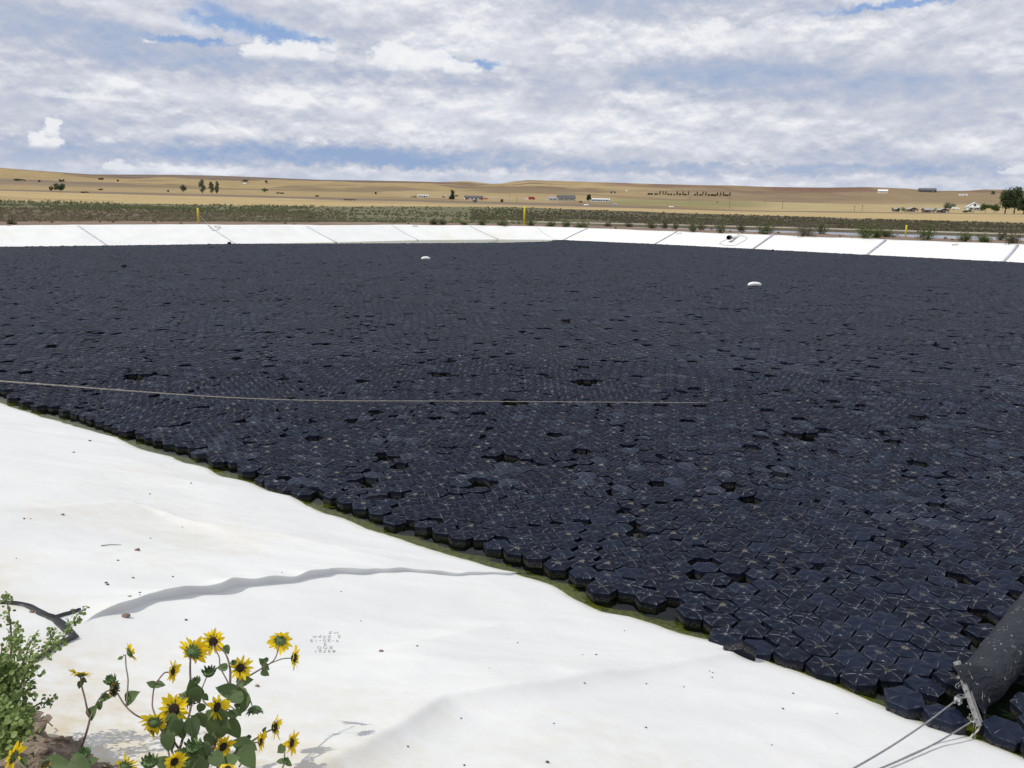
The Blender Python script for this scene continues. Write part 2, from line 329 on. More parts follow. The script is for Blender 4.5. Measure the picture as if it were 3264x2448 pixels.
def leaf_material(name, cA, cB, scale=3.0, trans=.3):
    m, t, p = newmat(name); P = t.node('ShaderNodeNewGeometry'); rn = P.outputs['Random Per Island']
    f = t.m('ADD', t.m('MULTIPLY', rn, .6), t.m('MULTIPLY', t.ss(t.noise(P.outputs['Position'], scale, 3, .6), .3, .7), .4))
    c = t.mix(f, cA, cB); t.set(p, 'Base Color', c); t.set(p, 'Roughness', .6); t.set(p, 'Specular IOR Level', .3)
    tr = t.node('ShaderNodeBsdfTranslucent'); t.set(tr, 'Color', c); mx = t.node('ShaderNodeMixShader'); t.set(mx, 0, trans)
    t.l.new(p.outputs[0], mx.inputs[1]); t.l.new(tr.outputs[0], mx.inputs[2]); t.l.new(mx.outputs[0], [n_ for n_ in t.n if n_.type == 'OUTPUT_MATERIAL'][0].inputs[0])
    return m
M_YELLOW = simple('yellow_paint', (.82, .66, .03), .45, .08, 3)
M_BLACKP = simple('black_plastic', (.018, .019, .022), .5, .4, 9, bump=.1)
M_GREYSTRIP = simple('grey_strip', (.42, .42, .46), .7, .15, 4)  # plain grey for the strips on the far liner
M_STEEL = simple('steel_cable', (.33, .33, .33), .42, .25, 60, metal=.6)
M_ZINC = simple('zinc', (.48, .49, .50), .3, .2, 40, metal=.9)
M_ALU = simple('aluminium_bar', (.26, .26, .26), .5, .25, 50, metal=.5, bump=.2)
M_ROPE = simple('rope', (.30, .27, .235), .9, .3, 30)
M_WHITE = simple('white_plastic', (.80, .80, .78), .4, .05, 4)
M_PEB = simple('pebble', (.20, .15, .12), .9, .5, 14, bump=.4)
M_PEBD = simple('dark_pebble', (.09, .075, .065), .9, .4, 30, bump=.4)
M_INK = simple('ink', (.27, .27, .28), .8, .3, 40)
M_BARK = simple('bark', (.14, .11, .085), .95, .3, 5, bump=.5)

# ------------------------------------------------------------------ pond outline (water level z = 0)
c0 = np.array([-0.78, 7.14]); npx = [(0, 872), (250, 950), (530, 1042), (700, 1108), (850, 1160), (1120, 1240), (1300, 1320), (1590, 1420), (1700, 1445), (1900, 1520), (2212, 1640)]
NP = np.array([onz(*k2(*p))[:2] for p in npx]); c0 = NP.mean(0); U_, S_, Vt = np.linalg.svd(NP - c0); dN = Vt[0] * np.sign(Vt[0][0]); nN = np.array([dN[1], -dN[0]])
if np.dot(nN, -c0) < 0: nN = -nN
SW_T = (NP - c0) @ dN; SW_S = (NP - c0) @ nN
SLN = 1 / 3.06
def sw(t): return np.interp(t, SW_T, SW_S) * sst(np.abs(t), 20, 9) + .030 * fbm(t * 2.3, t * 0, 5, 3) + .02 * np.sin(t * 7.9) * vnoise(t * 1.1, t * 0, 8)
def ts(p): q = np.asarray(p)[..., :2] - c0; return q @ dN, q @ nN
def xy(t, s): return c0[0] + t * dN[0] + s * nN[0], c0[1] + t * dN[1] + s * nN[1]
LW = [onz(x, y)[:2] for x, y in [(0, 789), (343, 784), (749, 778), (1072, 773), (1333, 766), (1588, 763.8), (1772, 765)]]
RW = [onz(x, y)[:2] for x, y in [(2084, 780), (2397, 796), (2760, 815), (3196, 837), (3264, 841)]]
dl = LW[0] - LW[2]; dl /= np.linalg.norm(dl); dr = RW[-1] - RW[0]; dr /= np.linalg.norm(dr)
A_ = LW[0] + dl * 12
ta, _ = ts(A_); xa, ya = xy(ta - 4, 0.0); B_ = RW[-1] + dr * 45
FARW = np.array([A_] + LW + RW + [B_])            # far waterline, left to right
tb, _ = ts(B_)
POND = np.array([list(p) for p in FARW] + [list(xy(tb, 0.0)), list(xy(ta, 0.0))])
def seg_dist(px, py, P, closed=False):
    n = len(P); best = np.full(np.shape(px), 1e9); par = np.zeros(np.shape(px)); acc = 0.0
    for i in range(n if closed else n - 1):
        a = P[i]; b = P[(i + 1) % n]; e = b - a; L = np.hypot(*e); u = np.clip(((px - a[0]) * e[0] + (py - a[1]) * e[1]) / L ** 2, 0, 1)
        d = np.hypot(px - a[0] - u * e[0], py - a[1] - u * e[1]); k = d < best; best = np.where(k, d, best); par = np.where(k, acc + u * L, par); acc += L
    return best, par
def inside(px, py, P):
    r = np.zeros(np.shape(px), bool); n = len(P)
    for i in range(n):
        a = P[i]; b = P[(i + 1) % n]; c = (a[1] > py) != (b[1] > py)
        r ^= c & (px < (b[0] - a[0]) * (py - a[1]) / (b[1] - a[1] + 1e-12) + a[0])
    return r
FL = np.concatenate([[0], np.cumsum(np.hypot(*np.diff(FARW, axis=0).T))])
def zc_far(u): return np.interp(u, [0, FL[1], FL[3], FL[5], FL[7], FL[9], FL[12], FL[12] + 50], [1.1, 1.10, 1.14, 1.05, .95, .97, 1.0, 1.0]) + .05 * fbm(u * .35, u * 0, 3, 3)
SC_FAR = 3.2; SC_NEAR = 4.15; ZC_NEAR = SC_NEAR * SLN

# ------------------------------------------------------------------ ground as polar heightfield
def row(pts, x): return np.interp(x, [p[0] for p in pts], [p[1] for p in pts])
RIDGE = [(-600, 522), (0, 534), (148, 546), (296, 556), (420, 556.5), (556, 557), (700, 560), (820, 564.5), (1022, 573), (1119, 574.5), (1282, 577), (1400, 580.5), (1430, 580), (1467, 577.5), (1500, 578.5), (1540, 583), (1567, 586), (1600, 584.5), (1640, 578), (1680, 574), (1773, 576.5), (1984, 583), (2110, 587), (2234, 590), (2330, 591), (2440, 595.6), (2626, 598), (2764, 596), (2887, 601), (2961, 608), (3073, 608), (3129, 603.5), (3264, 606), (3900, 615)]
ROWS = [  # (distance, picture rows of the land at that distance)
    (240, [(0, 640), (820, 656), (1632, 661), (2450, 688), (3264, 712)]),
    (480, [(0, 608), (820, 630), (1632, 652), (2450, 677), (3264, 685)]),
    (640, [(0, 605), (820, 625), (1632, 647), (2450, 668), (3264, 679)]),
    (900, [(0, 600), (820, 620), (1632, 634), (2450, 650), (3264, 667)]),
    (1500, [(0, 578), (820, 600), (1632, 612), (2450, 633), (3264, 642)]),
    (2600, [(x, y + 1.5) for x, y in RIDGE])]
AZC = np.concatenate([np.radians(np.arange(-180, -52, 4.0)), np.radians(np.arange(-52, -38, .5)), np.radians(np.arange(-38, 38, .11)), np.radians(np.arange(38, 52, .5)), np.radians(np.arange(52, 180, 4.0))])
RR = np.concatenate([np.arange(.3, 3, .3), np.arange(3, 40, 1.0), np.arange(40, 92, .35), 92 * (6500 / 92) ** (np.linspace(0, 1, 360))])
# picture column of each azimuth along the horizon
xs = np.linspace(-2500, 6000, 3000); hy = 642 + (xs - 1632) * .0192
azs = np.array([math.atan2(*ray(a, b)[:2]) for a, b in zip(xs, hy)]); XC = np.interp(AZC, azs, xs)
def tanel(x, y):
    d = ray(x, y); return d[2] / math.hypot(d[0], d[1])
ctl = [(d, np.array([EYE + d * tanel(x, row(R_, x)) for x in np.clip(XC, -600, 3900)])) for d, R_ in ROWS]
AA, RG = np.meshgrid(AZC, RR, indexing='ij')
GX = np.sin(AA) * RG; GY = np.cos(AA) * RG
ZF = np.zeros_like(AA)
dist_c = np.array([0, 150] + [d for d, _ in ctl] + [3400, 6500])
zcols = np.stack([np.zeros_like(AZC), np.zeros_like(AZC)] + [z for _, z in ctl] + [ctl[-1][1] * .6, ctl[-1][1] * .2], 1)
for i in range(len(AZC)): ZF[i] = np.interp(RR, dist_c, zcols[i])
# soften the linear pieces, add the folds of the hills
ker = np.hanning(23); ker /= ker.sum()
far = RR > 700; tmp = np.apply_along_axis(lambda v: np.convolve(np.pad(v, 11, 'edge'), ker, 'valid'), 1, ZF); wgt = sst(RR, 500, 900); ZF = ZF * (1 - wgt) + tmp * wgt
fold = fbm(GX / 420 + 5, GY / 260, 21, 5, .5)
rdg = 1 - np.abs(fbm(GX / 330, GY / 500 + 3, 31, 4, .5)) * 2
ZF += (fold * 13 + rdg * 6) * sst(RG, 850, 1800) * (1 - .4 * sst(RG, 2200, 2700))
ZF += fbm(GX / 30, GY / 30, 41, 3) * .25 * sst(RG, 120, 400)
# keep the skyline where it is
tgt = np.array([tanel(x, row(RIDGE, x)) for x in np.clip(XC, -600, 3900)])
mx = ((ZF - EYE) / RG)[:, RR > 1300].max(1)
lift = np.exp(-((RG - 2600) / 700) ** 2)
ZF += ((tgt - mx)[:, None] * RG) * sst(RG, 1100, 2300)
for _ in range(3):
    q = (ZF - EYE) / RG; over = np.maximum(q - tgt[:, None], 0); ZF -= over * RG * (RG > 700)
ZF += .5 * sst(-RG, -200, -130) * sst(RG, 55, 62)
HILLZ = ZF.copy()
# pond, banks, second pond
near = RG < 200
din = np.full(AA.shape, 1e9); par = np.zeros(AA.shape); ins = np.zeros(AA.shape, bool)
nx, ny = GX[near], GY[near]
dF, uF = seg_dist(nx, ny, FARW); tt, ssn = ts(np.stack([nx, ny], -1)); insd = inside(nx, ny, POND)
zb = np.zeros(nx.shape)
crF = zc_far(uF); sF = np.where(insd, -dF, dF)
isn = (ssn > 0) & (ssn < dF * 1.0)               # outside on the camera's side
s_ = np.where(insd, -np.minimum(dF, np.abs(ssn)), np.where(ssn > 0, np.where(dF < ssn, dF, ssn), dF))
ns = (~insd) & (ssn > 0)
s_ = np.where(ns, ssn, np.where(insd, s_, dF))
crest = np.where(ns, ZC_NEAR, crF); scr = np.where(ns, SC_NEAR, SC_FAR); road = np.where(ns, 9.0, 7.5)
base = HILLZ[near]
under = (s_ - scr) * .34 + crest - .30 * sst(s_, scr - .02, scr - .35) - .10
zb = np.where(s_ < scr, np.maximum(under, -2.0), crest - .02 + .03 * fbm(nx * 1.5, ny * 1.5, 4, 3))
drop = sst(s_, scr + road, scr + road + 4)
zb = zb * (1 - drop) + base * drop
ZG = HILLZ.copy(); ZG[near] = zb
SS = np.full(AA.shape, 1e3); SS[near] = s_ - scr
w2 = sst(RG, 76, 79) * sst(-RG, -101, -99) * sst(XC[:, None], 1900, 2000) * (SS > 11)
w2n = w2 * (1 - .0)
ZG -= w2 * .5
def zg(x, y):
    a = math.atan2(x, y); r = math.hypot(x, y); i = np.interp(a, AZC, np.arange(len(AZC))); j = np.interp(r, RR, np.arange(len(RR)))
    i0 = int(min(i, len(AZC) - 2)); j0 = int(min(j, len(RR) - 2)); fi, fj = i - i0, j - j0
    return (ZG[i0, j0] * (1 - fi) + ZG[i0 + 1, j0] * fi) * (1 - fj) + (ZG[i0, j0 + 1] * (1 - fi) + ZG[i0 + 1, j0 + 1] * fi) * fj
def hit(px, py, dmin=90, dmax=4000):
    d = ray(px, py); h = math.hypot(d[0], d[1]); t = dmin
    while t < dmax:
        p = O + d / h * t
        if zg(p[0], p[1]) >= p[2]: return np.array([p[0], p[1], zg(p[0], p[1])]), t
        t *= 1.004
    # just missed: take the place where the land comes closest to the line of sight
    best = None; t = dmin
    while t < dmax:
        p = O + d / h * t; g = (p[2] - zg(p[0], p[1])) / t
        if best is None or g < best[0]: best = (g, t, p)
        t *= 1.01
    _, t, p = best; return np.array([p[0], p[1], zg(p[0], p[1])]), t
# colours of the land (what grows there)
XCg = np.broadcast_to(XC[:, None], AA.shape)
CT = np.array
col = np.zeros(AA.shape + (3,)); col[:] = CT([.21, .155, .075])
def paint(mask, c, k=1.0):
    global col
    m_ = (mask * k)[..., None]; col = col * (1 - m_) + CT(c) * m_
nb = fbm(GX / 9, GY / 9, 51, 4); nb2 = fbm(GX / 70, GY / 40, 61, 4); nf = fbm(GX / 260, GY / 160, 71, 5); nf2 = fbm(GX / 120, GY / 420, 81, 4)
dirt = CT([.20, .145, .11])
edge = 240 + 10 * fbm(AA * 30, AA * 0, 91, 3)
paint((RG < edge) * 1.0, [.135, .125, .075]); paint((RG < edge) * sst(nb, -.1, .3), [.125, .14, .07], .8)
paint((RG < edge) * sst(nb2, -.1, .5) * sst(-XCg, -1900, -1200), [.07, .088, .036], .8)
paint((RG < edge) * sst(XCg, 1500, 2100), [.085, .072, .045], .9)
paint((RG < 155) * sst(-XCg, -900, -300) * 1.0, [.12, .09, .062], .7)
g1 = (RG >= edge) * (RG < 520); paint(g1 * 1.0, [.38, .29, .145]); paint(g1 * sst(nb2, 0, .6), [.25, .185, .105], .7)
gm = (RG > 470) * (RG < 680) * sst(-XCg, -2300, -1900); paint(gm * 1.0, [.17, .13, .105], .85)           # scrub strip under the farms
gr = (RG > 430) * (RG < 1100) * sst(XCg, 2150, 2500); paint(gr * 1.0, [.36, .285, .15], .9)
paint((RG > 500) * (RG < 560) * sst(XCg, 1700, 2100), [.17, .12, .085], .8)
hl = sst(RG, 640, 760) * (1 - gr); paint(hl, [.30, .225, .115]); paint(hl * sst(nf, -.04, .16), [.18, .135, .082], .85); paint(hl * sst(nf2, .05, .25), [.33, .255, .135], .75)
paint(sst(RG, 1000, 1300) * sst(XCg, 1900, 2300), [.185, .135, .088], .7)
paint(sst(RG, 1300, 1900) * sst(nf, .1, .3), [.15, .095, .068], .75)
paint(sst(RG, 1700, 2200) * sst(XCg, 280, 480) * sst(-XCg, -1400, -1100), [.13, .10, .09], .8)
paint(sst(RG, 1900, 2300) * sst(XCg, 1850, 2000) * sst(nf2, -.2, .2), [.15, .085, .065], .8)
paint((RG > 700) * (RG < 1000) * sst(XCg, 1900, 2000) * sst(-XCg, -2500, -2350), [.20, .20, .085], .7)
paint(sst(RG, 1000, 1100) * sst(-RG, -1500, -1350) * sst(-XCg, -700, -200), [.17, .13, .10], .7)
paint(((SS > -1.2) & (SS < 8.2)) * 1.0, dirt); paint(((SS > 2.5) & (SS < 7.5)) * sst(nb, .1, .5), [.26, .20, .16], .5)
paint((RG > 109.5) * (RG < 114) * (XCg > 1600) * 1.0, [.34, .30, .24])
na, nr = AA.shape; idx = np.arange(na * nr).reshape(na, nr); a0 = idx; a1 = np.roll(idx, -1, 0)
Q = np.stack([a0[:, :-1], a0[:, 1:], a1[:, 1:], a1[:, :-1]], -1).reshape(-1, 4)
V = np.stack([GX, GY, ZG], -1).reshape(-1, 3)
g_me = mesh_of('ground', V, [Q], M_GROUND, True, attrs={'Col': ('FLOAT_COLOR', np.concatenate([np.clip(col, 0.005, 1), np.ones(AA.shape + (1,))], -1).reshape(-1, 4))})
tag(link('ground', g_me), 'dry prairie ground with fields and rolling hills', kind='structure')

# water sheets
b = MB(); C_ = POND.mean(0); PP = np.array([[p[0], p[1], 0.0] for p in POND])
for i in range(len(PP)):
    a_, c_ = PP[i], PP[(i + 1) % len(PP)]
    o1 = lambda p: np.array([*(C_ + (p[:2] - C_) * (1 + 1.2 / np.linalg.norm(p[:2] - C_))), 0.0])
    b.add([[C_[0], C_[1], 0.0], o1(a_), o1(c_)], [np.array([[0, 2, 1]])])
tag(b.build('water', M_WATER, loc=(0, 0, 0)), 'dark pond water under the floating tiles', kind='structure')
b = MB(); aa = np.interp([1950, 3264 + 900], XC[40:-40], AZC[40:-40]); n = 24
for i in range(n):
    t0, t1 = aa[0] + (aa[1] - aa[0]) * i / n, aa[0] + (aa[1] - aa[0]) * (i + 1) / n
    r0, r1 = 74, 101
    b.quads([[[math.sin(t0) * r0, math.cos(t0) * r0, .42], [math.sin(t1) * r0, math.cos(t1) * r0, .42], [math.sin(t1) * r1, math.cos(t1) * r1, .42], [math.sin(t0) * r1, math.cos(t0) * r1, .42]]])
tag(b.build('water', M_WATER2, loc=(0, 0, 0)), 'pale strip of water behind the far bank', kind='structure')

# ------------------------------------------------------------------ white liner: near slope with folds, far slopes
FT = np.array([[4.6, 1.85], [3.70, 1.465], [3.43, 1.325], [2.98, 1.155], [2.44, 1.015], [1.77, .875], [1.25, .905], [.6, .985], [.03, .995], [-1.5, 1.0]])[::-1]
def tf(s): return np.interp(s, FT[:, 0], FT[:, 1]) + .010 * np.sin(s * 21) + .012 * np.sin(s * 9 + 1)
CRE = [  # creases: polyline in (t,s), height, half widths left/right
    (np.array([[3.25, 4.3], [3.0, 3.52], [2.77, 2.79], [2.87, 2.11], [2.99, .11], [3.02, -.8]]), .034, .50, .10),
    (np.array([[-.70, 4.2], [-.74, 3.07], [-1.15, 1.98], [-.5, 1.76], [.45, .95]]), .030, .10, .45),
    (np.array([[-3.0, 4.0], [-2.6, 2.4], [-2.2, 1.2], [-1.9, .1]]), .022, .30, .12), (np.array([[2.2, 2.6], [2.0, 1.4], [2.1, .2]]), .020, .12, .35),
    (np.array([[-6, 4.0], [-5.6, 2.0], [-5.3, .0]]), .03, .4, .15), (np.array([[4.1, 4.0], [4.0, 2.0], [4.25, .3]]), .016, .2, .3)]
def near_z(t, s, fold=True):
    z = (s - sw(t)) * SLN
    k_ = .30 + .70 * sst(s, -.1, .9)
    z = z + k_ * (.030 * fbm(t * 1.5 + s * .5, s * .45, 101, 4) + .028 * fbm(t * .6 - s * .3, s * .4 + 3, 111, 3) + .007 * (1 - np.abs(fbm(t * 2.6 + s, s * .8, 121, 3)) * 3))
    for P, h, wl, wr in CRE:
        tl = np.interp(s, P[::-1, 1] if P[0, 1] > P[-1, 1] else P[:, 1], P[::-1, 0] if P[0, 1] > P[-1, 1] else P[:, 0])
        q = t - tl; z = z + 1.9 * h * np.where(q < 0, np.exp(-np.abs(q) / wl), np.exp(-np.abs(q) / wr)) * sst(s, P[:, 1].min() - .5, P[:, 1].min() + .4) * sst(-s, -P[:, 1].max() - .3, -P[:, 1].max() + .3)
    z = np.where(s < -.6, z - (np.abs(s) - .6) * .1, z)
    z = z + .035 * sst(s, 3.7, 4.2) * 0
    return z
qd = np.concatenate([np.arange(ta - 1.5, -9, .5), np.arange(-9, -1.0, .035), np.arange(-1.0, -.2, .02), np.arange(-.2, -.03, .01), np.arange(-.03, .05, .0035), np.arange(.05, .3, .01), np.arange(.3, 5.2, .03), np.arange(5.2, 12, .25), np.arange(12, tb + 2, 1.5)])
sv = np.concatenate([np.arange(-3.4, -.9, .25), np.arange(-.9, 4.22, .03)])
QQ, SV = np.meshgrid(qd, sv, indexing='ij')
bl = sst(-np.abs(QQ), -3.5, -.5); TT = QQ + tf(SV) * bl
hf = np.interp(SV, [-.6, 0, .6, 1.5, 2.4, 3.1, 3.4, 3.62], [0.0, .018, .028, .036, .048, .060, .042, 0.0]) * (1 + .14 * np.sin(SV * 17) + .10 * np.sin(SV * 7.3 + 1))
q0 = QQ
rise = np.where(q0 < 0, np.exp(q0 / .11), np.clip(1 - q0 / .012, 0, 1) * .999)
lean = np.where(q0 < 0, np.exp(q0 / .05), np.where(q0 < .012, np.clip(1 - q0 / .012, 0, 1) ** 1.6, 0)) * .6
ZZ = near_z(TT, SV) + hf * rise; TT2 = TT + hf * lean
LX, LY = xy(TT2, SV)
nq, nsv = LX.shape; idn = np.arange(nq * nsv).reshape(nq, nsv)
QL = np.stack([idn[:-1, :-1], idn[1:, :-1], idn[1:, 1:], idn[:-1, 1:]], -1).reshape(-1, 4)
VL = np.stack([LX, LY, ZZ], -1).reshape(-1, 3); SL = SV.ravel()
# far slopes
uu = np.arange(0, FL[-1], .22); sf = np.array([-6, -3, -1.5, -.6, -.3, 0, .3, .6, .9, 1.2, 1.5, 1.8, 2.1, 2.4, 2.7, 2.95, 3.2, 3.3])
fx = np.interp(uu, FL, FARW[:, 0]); fy = np.interp(uu, FL, FARW[:, 1]); kk = np.hanning(9); kk /= kk.sum()
fxs = np.convolve(np.pad(fx, 4, 'edge'), kk, 'valid'); fys = np.convolve(np.pad(fy, 4, 'edge'), kk, 'valid')
tx = np.gradient(fxs); ty = np.gradient(fys); L_ = np.hypot(tx, ty); nxF, nyF = -ty / L_, tx / L_
kk2 = np.hanning(15); kk2 /= kk2.sum(); nxF = np.convolve(np.pad(nxF, 7, 'edge'), kk2, 'valid'); nyF = np.convolve(np.pad(nyF, 7, 'edge'), kk2, 'valid')
nl = np.hypot(nxF, nyF); nxF /= nl; nyF /= nl
UU, SF = np.meshgrid(uu, sf, indexing='ij')
wob = .08 * fbm(UU * .6, SF * .3, 131, 3) + .05 * np.abs(fbm(UU * 1.3 + SF * .4, SF * .2, 141, 2))
def far_z(u, s): return np.where(s < 0, s * .31, zc_far(u) * np.minimum(s / SC_FAR, 1)) + .045 * fbm(u * .8, s * .4, 151, 3) * sst(s, 0, 1.0) * sst(-s, -3.3, -2.6)
FZ = far_z(UU, SF) - .25 * (SF > 3.25)
EX = SF + (SF > 3) * (.25 * fbm(UU * .5, UU * 0, 161, 3))
FX = fxs[:, None] + nxF[:, None] * EX; FY = fys[:, None] + nyF[:, None] * EX
nu, nf_ = FX.shape; idf = np.arange(nu * nf_).reshape(nu, nf_) + len(VL)
QF = np.stack([idf[:-1, :-1], idf[1:, :-1], idf[1:, 1:], idf[:-1, 1:]], -1).reshape(-1, 4)
VV = np.concatenate([VL, np.stack([FX, FY, FZ], -1).reshape(-1, 3)]); SA = np.concatenate([SL, np.clip(SF.ravel(), None, 2.0)])
FP = np.array([[0, 0, -2.4]])  # floor of the pond joins the slopes
liner = tag(link('pond_liner', mesh_of('pond_liner', VV, [QL, QF], M_LINER, True, attrs={'s': ('FLOAT', SA)})), 'white plastic liner sheet covering the pond banks', 'pond liner')
b = MB(); 
for i in range(len(POND)):
    a_, c_ = POND[i], POND[(i + 1) % len(POND)]; b.add([[C_[0], C_[1], -1.0], [*a_, -.9], [*c_, -.9]], [np.array([[0, 2, 1]])])
M_FLOOR = simple('pond_floor', (.015, .025, .018), .9, .3, .5)
b.build('pond_floor', M_FLOOR, liner)
def far_pt(px, py):          # point on the far slope seen at that picture place, lifted a little
    d = ray(px, py); t = np.linspace(30, 90, 3000)[:, None]; P = O + d / math.hypot(d[0], d[1]) * t
    dd, u = seg_dist(P[:, 0], P[:, 1], FARW); s = dd * np.where(inside(P[:, 0], P[:, 1], POND), -1, 1)
    k = np.where((s > -1) & (P[:, 2] <= far_z(u, np.minimum(s, 3.2)) + .015))[0]
    return P[k[0]] if len(k) else onz(px, py, .5)
def ribbon(pts, wd, m, name, parent, lift=.012):
    b = MB(); P = np.array(pts); b.tube(P + [0, 0, lift * .3], wd / 2, 6, True, None); V0 = b.V[0]
    return b.build(name, m, parent, smooth=True)
def polyl(pts, n):
    P = np.array(pts, float); L = np.concatenate([[0], np.cumsum(np.linalg.norm(np.diff(P, axis=0), axis=1))]); u = np.linspace(0, L[-1], n); return np.stack([np.interp(u, L, P[:, i]) for i in range(P.shape[1])], 1)
for pts, wd in [([(248, 720), (290, 748), (345, 785)], .09), ([(663, 718), (690, 738), (752, 779)], .07), ([(978, 722), (1020, 746), (1073, 773)], .07), ([(1245, 716), (1290, 744), (1335, 767)], .07),
            ([(1497, 721), (1540, 742), (1588, 763)], .08), ([(1711, 724), (1735, 746), (1775, 765)], .05), ([(1873, 728), (1835, 745), (1792, 767)], .10), ([(2157, 739), (2125, 757), (2084, 780)], .12),
            ([(2466, 748), (2440, 766), (2397, 796)], .17), ([(2822, 767), (2792, 790), (2760, 815)], .17), ([(3243, 783), (3225, 806), (3196, 837)], .20)]:
    q = [far_pt(*p) for p in polyl(pts, 9)]; ribbon(q, wd, M_GREYSTRIP, 'slope_strip', liner)  # raised grey strips running down the far slopes, one even colour
def patch_outline(pts, wd=.022, name='patch_outline'):
    q = [far_pt(*p) for p in pts + pts[:1]]; return ribbon(q, wd, M_BLACKP, name, liner)
patch_outline([(2353, 748), (2363, 751), (2382, 757), (2376, 765), (2350, 779), (2341, 782), (2315, 783), (2293, 777), (2305, 768), (2330, 756)])
patch_outline([(3036, 779), (3055, 778), (3052, 781), (3034, 782)], .02, 'patch_outline'); patch_outline([(2160, 743), (2173, 742), (2172, 745), (2158, 746)], .02); patch_outline([(684, 721), (700, 720), (704, 727), (690, 726)], .02); patch_outline([(1317, 718), (1330, 719), (1328, 723), (1316, 722)], .02)
# stitched thread along the fold near the sunflowers is part of the sheet; handwriting next to it
nrm = np.array([-nN[0] * SLN, -nN[1] * SLN, 1.0]); p0N = np.array([*c0, 0.0])
def fold_z(t, s):
    q = t - tf(s); h = np.interp(s, [-.6, 0, .6, 1.5, 2.4, 3.1, 3.4, 3.62], [0.0, .018, .028, .036, .048, .060, .042, 0.0]); return h * np.where(q < .03, np.exp(np.minimum(q - .03, 0) / .11), 0)
def near_hit(px, py, lift=0.0):
    p = onpl(px, py, nrm, p0N)
    for _ in range(14):
        t, s = ts(p); z = float(near_z(np.array(t), np.array(s)) + fold_z(np.array(t), np.array(s))); q = onz(px, py, z); p = .5 * p + .5 * q
    return p + [0, 0, lift]
def near_on(x, y):
    t, s = ts(np.array([x, y])); return float(near_z(np.array(t), np.array(s)))
STK = {'#': [[(.2, 0), (.35, 1)], [(.6, 0), (.75, 1)], [(0, .35), (.9, .35)], [(.05, .7), (.95, .7)]], '3': [[(.1, .9), (.5, 1), (.8, .8), (.4, .55), (.85, .3), (.5, 0), (.05, .1)]],
       '7': [[(0, 1), (.8, 1), (.3, 0)]], '2': [[(.05, .75), (.3, 1), (.75, .85), (.6, .5), (0, 0), (.95, .02)]], '1': [[(.4, 1), (.4, 0)]], '8': [[(.5, .5), (.15, .75), (.5, 1), (.85, .75), (.5, .5), (.1, .25), (.5, 0), (.9, .25), (.5, .5)]],
       '0': [[(.5, 1), (.1, .7), (.1, .3), (.5, 0), (.9, .3), (.9, .7), (.5, 1)]], '5': [[(.9, 1), (.2, 1), (.15, .55), (.6, .62), (.85, .3), (.5, 0), (.05, .1)]], '9': [[(.8, .7), (.4, .5), (.1, .75), (.45, 1), (.8, .85), (.7, 0)]],
       '-': [[(.15, .45), (.75, .45)]], 'p': [[(.15, .65), (.1, -.3)], [(.12, .6), (.5, .7), (.75, .4), (.4, .1), (.12, .2)]], 'm': [[(.05, 0), (.08, .6), (.4, .6), (.45, 0), (.5, .6), (.85, .6), (.95, 0)]],
       'M': [[(0, 0), (.1, 1), (.5, .35), (.85, 1), (1, 0)]], 'S': [[(.9, .9), (.5, 1), (.15, .75), (.75, .35), (.5, 0), (.05, .1)]], ':': [[(.4, .2), (.42, .26)], [(.4, .65), (.42, .7)]], ' ': []}
b = MB()
# the note is written for a reader facing the camera's bank, so it stands upside down in the view
def img_pt(X_, Y_): return near_hit(950 + X_ / 11.06, 1980 + Y_ / 11.06)
for txt, x0, x1, yb, yt in [('#3721', 1340, 520, 1030, 1110), ('800', 1260, 640, 890, 995), ('5', 1030, 860, 775, 855), ('9-20-15', 1460, 390, 655, 735), ('2:20pm', 1520, 490, 520, 610), ('MS', 1430, 1030, 370, 450)]:
    cw = (x1 - x0) / len(txt)
    for i, ch in enumerate(txt):
        for st in STK[ch]:
            b.tube([img_pt(x0 + cw * (i + .12 + .72 * u), yb + (yt - yb) * v) + [0, 0, .0015] for u, v in st], .0009, 4, False)
hw = b.build('handwriting', M_INK, liner); hw['label'] = 'handwritten note in thin grey pen, upside down to the viewer'

